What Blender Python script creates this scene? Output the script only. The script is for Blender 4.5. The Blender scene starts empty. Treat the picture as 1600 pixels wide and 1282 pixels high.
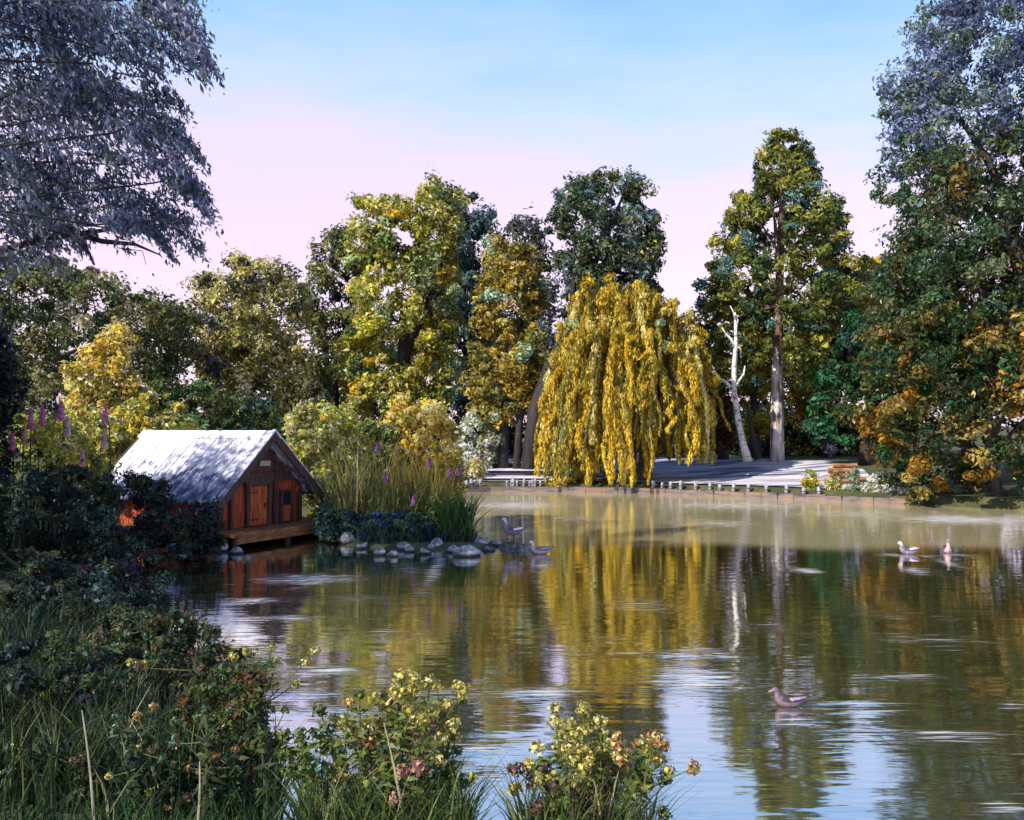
import bpy, bmesh, math
import numpy as np
from mathutils import Vector, Matrix

scene = bpy.context.scene
COL = scene.collection
F = 1400.0; CAMH = 1.7; PITCH = math.atan(24/1400.0)

# ------------------------------------------------------------------ picture geometry -> world
def W(px, py, D):
    u = (px-800)/F; v = (641-py)/F
    y = math.cos(PITCH)-v*math.sin(PITCH); z = math.sin(PITCH)+v*math.cos(PITCH)
    s = D/y
    return np.array([u*s, D, CAMH+z*s])
def on_water(px, py, z=0.0):
    u = (px-800)/F; v = (641-py)/F
    y = math.cos(PITCH)-v*math.sin(PITCH); zz = math.sin(PITCH)+v*math.cos(PITCH)
    s = (z-CAMH)/zz
    return np.array([u*s, y*s, z])

# ------------------------------------------------------------------ object helpers
def tag(o, label=None, cat=None, group=None, kind=None):
    if label: o['label'] = label
    if cat: o['category'] = cat
    if group: o['group'] = group
    if kind: o['kind'] = kind
    return o
def empty(name, loc, label, cat, group=None, rz=0.0):
    o = bpy.data.objects.new(name, None); COL.objects.link(o)
    o.location = tuple(float(v) for v in loc); o.rotation_euler = (0, 0, rz)
    o.empty_display_size = 0.1
    return tag(o, label, cat, group)
def link(name, me, mat, parent=None, local=False):
    """geometry is given in world coordinates unless local; children get the offset removed"""
    if mat is not None: me.materials.append(mat)
    o = bpy.data.objects.new(name, me); COL.objects.link(o)
    if parent is not None:
        o.parent = parent
        if not local:
            inv = (Matrix.Translation(parent.location) @ Matrix.Rotation(parent.rotation_euler[2], 4, 'Z')).inverted()
            me.transform(inv)
    return o

class G:
    """collects geometry with an optional colour per face"""
    def __init__(s): s.v = []; s.f = []; s.c = []; s.n = 0
    def add(s, verts, faces, col=None):
        verts = np.asarray(verts, float); b = s.n
        s.v.append(verts); s.n += len(verts)
        for f in faces:
            s.f.append([i+b for i in f]); s.c.append(col)
    def box(s, c, size, rot=None, col=None, jit=0, rng=None):
        x, y, z = [q/2 for q in size]
        v = np.array([[-x,-y,-z],[x,-y,-z],[x,y,-z],[-x,y,-z],[-x,-y,z],[x,-y,z],[x,y,z],[-x,y,z]])
        if jit: v = v+rng.normal(0, jit, v.shape)
        if rot is not None: v = v@np.array(rot).T
        s.add(v+np.asarray(c), [(0,3,2,1),(4,5,6,7),(0,1,5,4),(1,2,6,5),(2,3,7,6),(3,0,4,7)], col)
    def tube(s, pts, rad, n=8, col=None, flat=1.0, rough=0, rng=None, cap=True):
        pts = [np.asarray(p, float) for p in pts]; rings = []
        for i, p in enumerate(pts):
            a = pts[max(i-1,0)]; b = pts[min(i+1,len(pts)-1)]
            t = b-a; t = t/(np.linalg.norm(t)+1e-9)
            ref = np.array([0,0,1.]) if abs(t[2]) < .8 else np.array([0,1.,0])
            u = np.cross(t, ref); u /= np.linalg.norm(u); w = np.cross(u, t)
            ang = np.arange(n)*2*math.pi/n
            rr = rad[i]*(1+(rng.normal(0, rough, n) if rough else 0))
            rings.append(p+np.outer(np.cos(ang)*rr, u)+np.outer(np.sin(ang)*rr*flat, w))
        V = np.concatenate(rings); Fc = []
        for i in range(len(pts)-1):
            for k in range(n):
                k2 = (k+1)%n
                Fc.append((i*n+k, i*n+k2, (i+1)*n+k2, (i+1)*n+k))
        if cap:
            Fc.append(tuple(range(n))[::-1]); Fc.append(tuple((len(pts)-1)*n+k for k in range(n)))
        s.add(V, Fc, col)
    def mesh(s, name, smooth=False):
        me = bpy.data.meshes.new(name)
        me.from_pydata(np.concatenate(s.v).tolist(), [], s.f)
        if any(c is not None for c in s.c):
            at = me.color_attributes.new('Col', 'FLOAT_COLOR', 'CORNER')
            arr = []
            for f, c in zip(s.f, s.c):
                c = c if c is not None else (.2,.2,.2)
                arr += [c[0], c[1], c[2], 1.0]*len(f)
            at.data.foreach_set('color', arr)
        if smooth: me.polygons.foreach_set('use_smooth', [True]*len(me.polygons))
        me.update(); return me

def quad_mesh(name, V, C):
    """V (N,4,3) corners, C (N,3) colours"""
    n = len(V); me = bpy.data.meshes.new(name)
    me.vertices.add(n*4); me.vertices.foreach_set('co', V.reshape(-1).astype(np.float32))
    me.loops.add(n*4); me.loops.foreach_set('vertex_index', np.arange(n*4, dtype=np.int32))
    me.polygons.add(n); me.polygons.foreach_set('loop_start', np.arange(0, n*4, 4, dtype=np.int32))
    me.polygons.foreach_set('loop_total', np.full(n, 4, dtype=np.int32))
    at = me.color_attributes.new('Col', 'FLOAT_COLOR', 'CORNER')
    c4 = np.ones((n, 4, 4), np.float32); c4[:, :, :3] = np.clip(C, 0, 1)[:, None, :]
    at.data.foreach_set('color', c4.reshape(-1))
    me.update(calc_edges=True); me.validate(); return me

def nrm(a): return a/(np.linalg.norm(a, axis=-1, keepdims=True)+1e-9)

def leafs(P, N, A, L, Wd, fold=.18):
    """kites centred on P, normal N, long axis A"""
    A = nrm(A-N*np.sum(A*N, axis=1, keepdims=True)); B = np.cross(N, A)
    L = np.asarray(L)[:, None]; Wd = np.asarray(Wd)[:, None]
    v0 = P-A*L*.5-N*L*fold*.5; v2 = P+A*L*.5-N*L*fold
    m = P-A*L*.06
    v1 = m+B*Wd*.5+N*L*fold*.4; v3 = m-B*Wd*.5+N*L*fold*.4
    return np.stack([v0, v1, v2, v3], 1)

def pick(rng, pal, n):
    """pal: list of (weight, (r,g,b))"""
    w = np.array([p[0] for p in pal], float); w /= w.sum()
    c = np.array([p[1] for p in pal])
    return c[rng.choice(len(pal), n, p=w)]

def leaf_cloud(rng, C, R, col, n, size, droop=0.0, aspect=.55, flat=.8, jitter=.25, up=.5, accent=None, acc_p=0.0, hollow=.45, side=None):
    """n leaves for each clump centre C with radius R, coloured round the clump colour"""
    k = len(C); idx = np.repeat(np.arange(k), n); m = len(idx)
    u = nrm(rng.normal(size=(m, 3)))
    r = (hollow+(1-hollow)*rng.random(m)**.7)*(1+.12*np.clip(rng.normal(size=m), -1.6, 1.6))
    ax = nrm(rng.normal(size=(k, 3))+np.array([0, 0, .25]))*(R*(.15+.75*rng.random(k)))[:, None]
    P = C[idx]+u*(r*R[idx])[:, None]*np.array([1, 1, flat])*.85+ax[idx]*np.clip(rng.normal(size=m), -1.5, 1.5)[:, None]*.8
    N = nrm(u+np.array([0, 0, up])+rng.normal(size=(m, 3))*.55)
    A = nrm(rng.normal(size=(m, 3)))*(1-droop)+np.array([0, 0, -1.])*droop*1.6
    if side is not None: A = A+np.asarray(side)*.8
    L = size*(.38+1.15*rng.random(m)**1.6); Wd = L*aspect*(.7+.6*rng.random(m))
    c = col[idx]*(1+jitter*rng.normal(size=(m, 1)))+rng.normal(size=(m, 3))*.012
    if accent is not None and acc_p > 0:
        q = rng.random(m) < acc_p
        c[q] = pick(rng, accent, q.sum())*(1+.15*rng.normal(size=(q.sum(), 1)))
    return leafs(P, N, A, L, Wd), np.clip(c, .004, .9)

def prof(rows, py):
    ys = [r[0] for r in rows]
    return np.interp(py, ys, [r[1] for r in rows]), np.interp(py, ys, [r[2] for r in rows])

def crown_clumps(rng, rows, D, n, rpx, depth=.75, maxd=4.0, surf=.55):
    """clump centres that fill a rounded volume whose outline seen from the shore follows rows (py, xl, xr)"""
    y0, y1 = rows[0][0], rows[-1][0]
    tries = rng.random(n*6)*(y1-y0)+y0
    xl, xr = prof(rows, tries); w = xr-xl
    keep = rng.random(len(tries)) < w/w.max()
    py = tries[keep][:n]; xl, xr = prof(rows, py); n = len(py)
    R = rpx*(.45+1.0*rng.random(n)**1.3)
    hw = np.maximum((xr-xl)/2-R*.35, 2); cx = (xl+xr)/2
    ph = rng.random(n)*2*math.pi; rr = (surf+(1-surf)*rng.random(n)**.5)*(.9+.2*rng.random(n))
    X = cx+hw*rr*np.cos(ph)
    dy = np.minimum(hw*D/F*depth, maxd)*rr*np.sin(ph)
    Ds = D+dy
    C = np.array([W(cx_+(x-cx_)*1.0, p, D) for x, p, cx_ in zip(X, py, cx)])
    C[:, 1] = Ds
    return C, R*D/F, py

def curve(a, b, bend, n=6):
    a = np.asarray(a); b = np.asarray(b); m = (a+b)/2+np.asarray(bend)
    return [a*(1-t)**2+2*m*t*(1-t)+b*t*t for t in np.linspace(0, 1, n)]

# ------------------------------------------------------------------ materials
def mat_new(name):
    m = bpy.data.materials.new(name); m.use_nodes = True
    nt = m.node_tree; nt.nodes.clear()
    out = nt.nodes.new('ShaderNodeOutputMaterial')
    return m, nt, out
def N_(nt, t, **kw):
    n = nt.nodes.new(t)
    for k, v in kw.items():
        if k in n.inputs: n.inputs[k].default_value = v
        else: setattr(n, k, v)
    return n
def ramp(nt, fac, stops, interp='LINEAR'):
    r = nt.nodes.new('ShaderNodeValToRGB'); r.color_ramp.interpolation = interp
    el = r.color_ramp.elements
    while len(el) > 1: el.remove(el[0])
    el[0].position = stops[0][0]; el[0].color = (*stops[0][1], 1)
    for p, c in stops[1:]:
        e = el.new(p); e.color = (*c, 1)
    nt.links.new(fac, r.inputs[0]); return r.outputs[0]

def leaf_material(name, trans=.3, rough=.55):
    m, nt, out = mat_new(name); l = nt.links
    at = N_(nt, 'ShaderNodeAttribute', attribute_name='Col')
    geo = nt.nodes.new('ShaderNodeTexCoord')
    no = N_(nt, 'ShaderNodeTexNoise', Scale=9.0, Detail=3.0); l.new(geo.outputs['Object'], no.inputs['Vector'])
    mr = N_(nt, 'ShaderNodeMapRange'); mr.inputs['To Min'].default_value = .75; mr.inputs['To Max'].default_value = 1.25
    l.new(no.outputs['Fac'], mr.inputs['Value'])
    mul = N_(nt, 'ShaderNodeVectorMath', operation='SCALE'); l.new(at.outputs['Color'], mul.inputs[0]); l.new(mr.outputs[0], mul.inputs['Scale'])
    p = N_(nt, 'ShaderNodeBsdfPrincipled', Roughness=rough); p.inputs['Specular IOR Level'].default_value = .35
    l.new(mul.outputs[0], p.inputs['Base Color'])
    t = nt.nodes.new('ShaderNodeBsdfTranslucent'); l.new(mul.outputs[0], t.inputs['Color'])
    mx = nt.nodes.new('ShaderNodeMixShader'); mx.inputs[0].default_value = trans
    l.new(p.outputs[0], mx.inputs[1]); l.new(t.outputs[0], mx.inputs[2]); l.new(mx.outputs[0], out.inputs[0])
    return m
def attr_material(name, rough=.6):
    m, nt, out = mat_new(name); l = nt.links
    at = N_(nt, 'ShaderNodeAttribute', attribute_name='Col')
    tc = nt.nodes.new('ShaderNodeTexCoord')
    no = N_(nt, 'ShaderNodeTexNoise', Scale=40.0, Detail=4.0); l.new(tc.outputs['Object'], no.inputs['Vector'])
    mr = N_(nt, 'ShaderNodeMapRange'); mr.inputs['To Min'].default_value = .35; mr.inputs['To Max'].default_value = 1.5
    l.new(no.outputs['Fac'], mr.inputs['Value'])
    mul = N_(nt, 'ShaderNodeVectorMath', operation='SCALE'); l.new(at.outputs['Color'], mul.inputs[0]); l.new(mr.outputs[0], mul.inputs['Scale'])
    p = N_(nt, 'ShaderNodeBsdfPrincipled', Roughness=rough); l.new(mul.outputs[0], p.inputs['Base Color'])
    b = N_(nt, 'ShaderNodeBump', Strength=.4, Distance=.01); l.new(no.outputs['Fac'], b.inputs['Height']); l.new(b.outputs[0], p.inputs['Normal'])
    l.new(p.outputs[0], out.inputs[0]); return m
def grain_material(name, stops, scale=(1,1,1), nscale=4.0, rough=.8, bump=.4, bdist=.02, detail=6.0, coord='Object'):
    m, nt, out = mat_new(name); l = nt.links
    tc = nt.nodes.new('ShaderNodeTexCoord'); mp = N_(nt, 'ShaderNodeMapping'); mp.inputs['Scale'].default_value = scale
    l.new(tc.outputs[coord], mp.inputs['Vector'])
    no = N_(nt, 'ShaderNodeTexNoise', Scale=nscale, Detail=detail, Roughness=.62); l.new(mp.outputs[0], no.inputs['Vector'])
    c = ramp(nt, no.outputs['Fac'], stops)
    p = N_(nt, 'ShaderNodeBsdfPrincipled', Roughness=rough); l.new(c, p.inputs['Base Color'])
    b = N_(nt, 'ShaderNodeBump', Strength=bump, Distance=bdist); l.new(no.outputs['Fac'], b.inputs['Height']); l.new(b.outputs[0], p.inputs['Normal'])
    l.new(p.outputs[0], out.inputs[0]); return m

M_leaf = leaf_material('foliage', .4)
M_petal = leaf_material('petals', .2, .6)
M_feather = attr_material('feathers', .55)
M_bark_dark = grain_material('dark_bark', [(.3,(.012,.011,.018)),(.6,(.04,.032,.035)),(.8,(.10,.08,.07))], (6,6,1.2), 3)
M_bark_brown = grain_material('brown_bark', [(.3,(.05,.025,.015)),(.55,(.16,.10,.07)),(.75,(.34,.26,.2))], (6,6,1.2), 3)
M_bark_pale = grain_material('pale_bark', [(.34,(.09,.06,.05)),(.42,(.50,.45,.43)),(.52,(.82,.79,.79))], (3,3,4.5), 2.2)
def two_tone_bark():
    m, nt, out = mat_new('white_and_brown_bark'); l = nt.links
    tc = nt.nodes.new('ShaderNodeTexCoord'); sp = nt.nodes.new('ShaderNodeSeparateXYZ'); l.new(tc.outputs['Object'], sp.inputs[0])
    mp = N_(nt, 'ShaderNodeMapping'); mp.inputs['Scale'].default_value = (5, 5, .9); l.new(tc.outputs['Object'], mp.inputs[0])
    no = N_(nt, 'ShaderNodeTexNoise', Scale=1.4, Detail=6.0); l.new(mp.outputs[0], no.inputs['Vector'])
    pale = ramp(nt, no.outputs['Fac'], [(.38,(.09,.05,.04)),(.46,(.40,.34,.33)),(.6,(.74,.70,.72))])
    brn = ramp(nt, no.outputs['Fac'], [(.35,(.05,.025,.015)),(.52,(.17,.10,.065)),(.66,(.40,.32,.22))])
    h = N_(nt, 'ShaderNodeMath', operation='MULTIPLY_ADD'); l.new(no.outputs['Fac'], h.inputs[0]); h.inputs[1].default_value = 1.5; l.new(sp.outputs['Z'], h.inputs[2])
    mr = N_(nt, 'ShaderNodeMapRange'); mr.inputs['From Min'].default_value = 3.8; mr.inputs['From Max'].default_value = 4.3; l.new(h.outputs[0], mr.inputs['Value'])
    mx = nt.nodes.new('ShaderNodeMix'); mx.data_type = 'RGBA'; l.new(mr.outputs[0], mx.inputs[0]); l.new(pale, mx.inputs[6]); l.new(brn, mx.inputs[7])
    p = N_(nt, 'ShaderNodeBsdfPrincipled', Roughness=.85); l.new(mx.outputs[2], p.inputs['Base Color'])
    b = N_(nt, 'ShaderNodeBump', Strength=.5, Distance=.02); l.new(no.outputs['Fac'], b.inputs['Height']); l.new(b.outputs[0], p.inputs['Normal'])
    l.new(p.outputs[0], out.inputs[0]); return m
M_bark_tall = two_tone_bark()
M_stem = grain_material('green_stem', [(.3,(.03,.06,.015)),(.7,(.14,.16,.05))], (8,8,1), 6)
M_rock = grain_material('rock', [(.34,(.06,.07,.08)),(.46,(.22,.24,.27)),(.56,(.50,.51,.52)),(.68,(.78,.77,.75))], (1,1,1.4), 7, .8, 1.0, .05, 8)
def wet_base(m, top=.035):
    nt = m.node_tree; l = nt.links; p = [n for n in nt.nodes if n.type == 'BSDF_PRINCIPLED'][0]; src = p.inputs['Base Color'].links[0].from_socket
    ge = nt.nodes.new('ShaderNodeNewGeometry'); sp = nt.nodes.new('ShaderNodeSeparateXYZ'); l.new(ge.outputs['Position'], sp.inputs[0])
    mr = nt.nodes.new('ShaderNodeMapRange'); mr.inputs['From Min'].default_value = top*.5; mr.inputs['From Max'].default_value = top*1.6; l.new(sp.outputs['Z'], mr.inputs['Value'])
    mx = nt.nodes.new('ShaderNodeMix'); mx.data_type = 'RGBA'; mx.inputs[6].default_value = (.025,.03,.018,1); l.new(mr.outputs[0], mx.inputs[0]); l.new(src, mx.inputs[7]); l.new(mx.outputs[2], p.inputs['Base Color'])
wet_base(M_rock)
M_rock_dark = grain_material('dark_rock', [(.36,(.03,.03,.035)),(.5,(.12,.11,.11)),(.66,(.36,.34,.34))], (1,1,1.4), 6, .75, .8, .03)

# ------------------------------------------------------------------ world, sun, camera
world = bpy.data.worlds.new("World"); scene.world = world; world.use_nodes = True
wt = world.node_tree; wt.nodes.clear(); wl = wt.links
SUN_EL = math.radians(38); SUN_AZ = math.atan2(-.80, -.55)     # direction to the sun: left, a little behind the viewer
to_sun = Vector((math.cos(SUN_EL)*-.76, math.cos(SUN_EL)*-.65, math.sin(SUN_EL)))
wo = wt.nodes.new('ShaderNodeOutputWorld')
sky = wt.nodes.new('ShaderNodeTexSky'); sky.sky_type = 'NISHITA'; sky.sun_disc = False
sky.sun_elevation = SUN_EL; sky.sun_rotation = math.atan2(to_sun.x, to_sun.y)
bg1 = wt.nodes.new('ShaderNodeBackground'); bg1.inputs[1].default_value = .05
wl.new(sky.outputs[0], bg1.inputs[0])
tc = wt.nodes.new('ShaderNodeTexCoord'); sep = wt.nodes.new('ShaderNodeSeparateXYZ'); wl.new(tc.outputs['Generated'], sep.inputs[0])
mp = wt.nodes.new('ShaderNodeMapping'); mp.inputs['Scale'].default_value = (1.6, 1.6, 7.0); mp.inputs['Rotation'].default_value = (0, .12, 0)
wl.new(tc.outputs['Generated'], mp.inputs[0])
cn = wt.nodes.new('ShaderNodeTexNoise'); cn.inputs['Scale'].default_value = 1.6; cn.inputs['Detail'].default_value = 6; cn.inputs['Roughness'].default_value = .55
wl.new(mp.outputs[0], cn.inputs['Vector'])
ma = wt.nodes.new('ShaderNodeMath'); ma.operation = 'MULTIPLY_ADD'; ma.inputs[1].default_value = .22; wl.new(cn.outputs['Fac'], ma.inputs[0])
ad = wt.nodes.new('ShaderNodeMath'); ad.operation = 'SUBTRACT'; ad.inputs[1].default_value = .11; wl.new(sep.outputs['Z'], ad.inputs[0])
wl.new(ad.outputs[0], ma.inputs[2])
skyc = ramp(wt, ma.outputs[0], [(0,(.78,.52,.66)),(.10,(.78,.54,.71)),(.20,(.76,.55,.73)),(.275,(.70,.57,.77)),(.33,(.48,.58,.82)),(.40,(.28,.49,.78)),(.50,(.12,.31,.72)),(.66,(.07,.16,.40)),(1,(.03,.07,.2))])
bg2 = wt.nodes.new('ShaderNodeBackground'); bg2.inputs[1].default_value = .92; wl.new(skyc, bg2.inputs[0])
ads = wt.nodes.new('ShaderNodeAddShader'); wl.new(bg1.outputs[0], ads.inputs[0]); wl.new(bg2.outputs[0], ads.inputs[1])
wl.new(ads.outputs[0], wo.inputs[0])

sl = bpy.data.lights.new('sun', 'SUN'); sl.energy = 5.0; sl.angle = math.radians(.6); sl.color = (1, .93, .78)
so = bpy.data.objects.new('sun', sl); COL.objects.link(so); so.location = (-20, -15, 30)
so.rotation_euler = to_sun.to_track_quat('Z', 'Y').to_euler()

cam = bpy.data.cameras.new('camera'); cam.sensor_fit = 'HORIZONTAL'; cam.sensor_width = 36; cam.lens = 36*F/1600
cam.clip_start = .05; cam.clip_end = 2000
co = bpy.data.objects.new('camera', cam); COL.objects.link(co); co.location = (0, 0, CAMH)
co.rotation_euler = (math.pi/2+PITCH, 0, 0); scene.camera = co
vs = scene.view_settings; vs.view_transform = 'Standard'; vs.look = 'None'; vs.gamma = 1; vs.exposure = .30; vs.use_curve_mapping = False
scene.render.resolution_x = 1024; scene.render.resolution_y = 820

# ------------------------------------------------------------------ terrain
POND = np.array([(.70,3.3),(.3,3.45),(-.4,3.5),(-1.0,3.7),(-1.7,4.6),(-2.3,5.8),(-2.9,7.0),(-3.6,8.4),(-4.4,10.0),(-5.2,11.3),(-5.5,12.0),
 (-5.1,12.9),(-4.3,13.5),(-3.3,14.6),(-2.6,14.3),(-2.45,13.2),(-2.2,12.5),(-1.4,12.2),(-.6,12.15),(-.25,12.4),(-.45,13.2),(-.75,14.5),(-.9,17),(-1.2,20),(-1.5,22.6),
 (-.4,23.3),(1.5,23.0),(3.2,22.7),(5.2,21.6),(7.2,20.3),(8.8,19.1),(10.5,17.9),(14,15),(18,8),(19,-4),(9,-5),(3,-3),(1.3,1.5)])
def sd_pond(X, Y):
    """signed distance, positive on land"""
    P = np.stack([X.ravel(), Y.ravel()], 1); n = len(POND)
    d = np.full(len(P), 1e9); ins = np.zeros(len(P), bool)
    for i in range(n):
        a = POND[i]; b = POND[(i+1)%n]; e = b-a; w = P-a
        t = np.clip((w@e)/(e@e), 0, 1)
        d = np.minimum(d, np.linalg.norm(w-t[:, None]*e, axis=1))
        c = ((a[1] > P[:, 1]) != (b[1] > P[:, 1]))
        with np.errstate(divide='ignore', invalid='ignore'):
            xi = (b[0]-a[0])*(P[:, 1]-a[1])/(b[1]-a[1]+1e-12)+a[0]
        ins ^= c & (P[:, 0] < xi)
    return np.where(ins, -d, d).reshape(X.shape)
def sm(x): x = np.clip(x, 0, 1); return x*x*(3-2*x)
HUT_C = np.array([-4.35, 13.9])
def height(X, Y):
    X = np.asarray(X, float); Y = np.asarray(Y, float)
    d = sd_pond(X, Y)
    h = np.where(d < 0, -.7*sm(-d/1.2), .2*sm(d/.28)+.42*sm((d-.4)/7))
    h = h+.03*np.sin(X*1.7+Y)*np.cos(Y*1.3-X*.6)*sm(d/1.5)+.5*sm((d-20)/60)
    r = np.hypot(X-HUT_C[0], Y-HUT_C[1])
    q = np.hypot((X+1.5)/1.5, Y-13.0); h = np.where((q < 1.5) & (h > .07), .07+(h-.07)*sm((q-.9)/.6), h)
    return np.where(r < 3.0, np.minimum(h, .06+.5*sm((r-2.1)/.9)), h)
def gz(x, y): return float(height(np.array([x]), np.array([y]))[0])

def axis(lo, hi, step, far, growth=1.18):
    a = list(np.arange(lo, hi+1e-6, step)); s = step; x = a[-1]
    while x < far: s *= growth; x += s; a.append(x)
    s = step; x = lo
    while x > -far: s *= growth; x -= s; a.insert(0, x)
    return np.array(a)
def grid_mesh(name, xs, ys, zf):
    X, Y = np.meshgrid(xs, ys); Z = zf(X, Y); nx, ny = len(xs), len(ys)
    me = bpy.data.meshes.new(name)
    V = np.stack([X, Y, Z], -1).reshape(-1, 3)
    i = np.arange((nx-1)*(ny-1)); r = i//(nx-1); c = i%(nx-1); a = r*nx+c
    Q = np.stack([a, a+1, a+1+nx, a+nx], 1)
    me.vertices.add(len(V)); me.vertices.foreach_set('co', V.reshape(-1).astype(np.float32))
    me.loops.add(len(Q)*4); me.loops.foreach_set('vertex_index', Q.reshape(-1).astype(np.int32))
    me.polygons.add(len(Q)); me.polygons.foreach_set('loop_start', np.arange(0, len(Q)*4, 4, dtype=np.int32))
    me.polygons.foreach_set('loop_total', np.full(len(Q), 4, dtype=np.int32))
    me.polygons.foreach_set('use_smooth', [True]*len(Q))
    me.update(calc_edges=True); return me, X, Y

M_ground = grain_material('ground_soil_and_grass', [(.3,(.03,.03,.015)),(.5,(.06,.075,.025)),(.7,(.13,.12,.05))], (1,1,1), 2.2, .95, .6, .05)
me, _, _ = grid_mesh('ground', axis(-14, 20, .2, 500), axis(0, 36, .2, 500), height)
tag(link('ground', me, M_ground), kind='structure')

# water
def water_material():
    m, nt, out = mat_new('pond_water'); l = nt.links
    tc = nt.nodes.new('ShaderNodeTexCoord')
    at = N_(nt, 'ShaderNodeAttribute', attribute_name='ruffle')
    sh = N_(nt, 'ShaderNodeAttribute', attribute_name='silt')
    def nz(scale, sc, det=3.0):
        mp = N_(nt, 'ShaderNodeMapping'); mp.inputs['Scale'].default_value = sc; mp.inputs['Rotation'].default_value = (0,0,.03)
        l.new(tc.outputs['Object'], mp.inputs[0])
        n = N_(nt, 'ShaderNodeTexNoise', Scale=scale, Detail=det, Roughness=.5); l.new(mp.outputs[0], n.inputs['Vector']); return n.outputs['Fac']
    a = nz(1.0, (1.1, 4.5, 1)); b = nz(1.0, (5, 22, 1), 2.0); c = nz(1.0, (.25, .8, 1), 2.0)
    # heights: long swell everywhere, small wavelets where the wind ruffles the surface
    m1 = N_(nt, 'ShaderNodeMath', operation='MULTIPLY'); l.new(a, m1.inputs[0]); m1.inputs[1].default_value = 1.0
    k = N_(nt, 'ShaderNodeMath', operation='MULTIPLY_ADD'); l.new(at.outputs['Fac'], k.inputs[0]); k.inputs[1].default_value = 2.2; k.inputs[2].default_value = .16
    m2 = N_(nt, 'ShaderNodeMath', operation='MULTIPLY'); l.new(b, m2.inputs[0]); l.new(k.outputs[0], m2.inputs[1])
    s = N_(nt, 'ShaderNodeMath', operation='ADD'); l.new(m1.outputs[0], s.inputs[0]); l.new(m2.outputs[0], s.inputs[1])
    bp = N_(nt, 'ShaderNodeBump', Strength=1.0, Distance=.0036); l.new(s.outputs[0], bp.inputs['Height'])
    gl = N_(nt, 'ShaderNodeBsdfGlossy', Roughness=.045); l.new(bp.outputs[0], gl.inputs['Normal']); gl.inputs['Color'].default_value = (.96,.97,1,1)
    # water body
    mixc = nt.nodes.new('ShaderNodeMix'); mixc.data_type = 'RGBA'
    mixc.inputs[6].default_value = (.078,.066,.022,1); mixc.inputs[7].default_value = (.56,.48,.27,1)
    l.new(sh.outputs['Fac'], mixc.inputs[0])
    df = nt.nodes.new('ShaderNodeBsdfDiffuse'); l.new(mixc.outputs[2], df.inputs['Color'])
    fr = N_(nt, 'ShaderNodeFresnel', IOR=1.45); l.new(bp.outputs[0], fr.inputs['Normal'])
    mr = N_(nt, 'ShaderNodeMapRange'); mr.inputs['From Max'].default_value = .55; mr.inputs['To Min'].default_value = .62; mr.inputs['To Max'].default_value = .95
    l.new(fr.outputs[0], mr.inputs['Value'])
    # silty shallows mirror a little less
    q = N_(nt, 'ShaderNodeMath', operation='MULTIPLY_ADD'); l.new(sh.outputs['Fac'], q.inputs[0]); q.inputs[1].default_value = -.42; q.inputs[2].default_value = 1.0
    q2 = N_(nt, 'ShaderNodeMath', operation='MULTIPLY'); l.new(q.outputs[0], q2.inputs[0]); l.new(mr.outputs[0], q2.inputs[1])
    mx = nt.nodes.new('ShaderNodeMixShader'); l.new(q2.outputs[0], mx.inputs[0]); l.new(df.outputs[0], mx.inputs[1]); l.new(gl.outputs[0], mx.inputs[2])
    # wind glints painted as thin pale diffuse streaks where the ripples are
    st = nz(1.0, (2.6, 44, 1), 5.0)
    th = N_(nt, 'ShaderNodeMath', operation='MULTIPLY_ADD'); l.new(at.outputs['Fac'], th.inputs[0]); th.inputs[1].default_value = .30
    l.new(st, th.inputs[2])
    r2 = N_(nt, 'ShaderNodeMapRange'); r2.inputs['From Min'].default_value = .69; r2.inputs['From Max'].default_value = .86; l.new(th.outputs[0], r2.inputs['Value'])
    fo = N_(nt, 'ShaderNodeMath', operation='MULTIPLY'); l.new(r2.outputs[0], fo.inputs[0]); fo.inputs[1].default_value = .62
    fd = nt.nodes.new('ShaderNodeBsdfDiffuse'); fd.inputs['Color'].default_value = (.80,.80,.86,1)
    mx2 = nt.nodes.new('ShaderNodeMixShader'); l.new(fo.outputs[0], mx2.inputs[0]); l.new(mx.outputs[0], mx2.inputs[1]); l.new(fd.outputs[0], mx2.inputs[2])
    l.new(mx2.outputs[0], out.inputs[0]); return m
RUFF = [ # px, py, half width px, half height px, strength
 (480,905,90,10,1),(400,938,40,5,1),(450,965,50,5,.9),(560,935,60,8,.6),(520,1047,60,6,.8),(455,1085,50,7,.9),(440,1114,32,5,1),(850,1082,60,9,1),
 (740,1170,40,10,.9),(765,1215,22,10,1),(690,1085,60,14,.6),(1000,945,60,14,.6),(1090,1060,80,22,.9),(1000,1022,120,6,.6),(1130,1022,30,10,.8),
 (1260,892,26,5,1),(1420,1058,60,8,.8),(1450,1000,110,14,.5),(1480,1150,90,16,.8),(1320,1150,60,18,.5),(1575,1100,30,8,.8),(1570,1262,50,14,.8),
 (800,790,90,8,.9),(900,812,50,7,.6),(1150,790,140,8,.8),(1330,803,140,8,.6),(1500,812,120,9,1.0),(1120,818,60,6,.7),(680,890,14,40,.8),(640,890,30,14,.6),
 (1430,893,26,7,.8),(1482,880,14,10,.8),(800,885,14,12,.8),(845,885,14,10,.8),(860,1240,60,10,.3),(1240,1128,45,8,.9),(1330,1098,90,4,.9),(1350,1112,80,4,.8),(1395,868,26,3,.8),(1450,870,20,3,.7),(1505,868,24,3,.7),(1225,1115,26,3,.9),(1290,1105,80,8,.4),(1060,1190,60,20,.35),
 (960,1000,30,8,.5),(1190,980,60,10,.4),(620,990,70,9,.4),(560,1110,60,8,.5),(1400,960,80,10,.4)]
xs = axis(-6.2, 12.5, .06, 22, 1.3); ys = np.concatenate([np.arange(-6, 3, .5), np.arange(3, 24, .04)])
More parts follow.
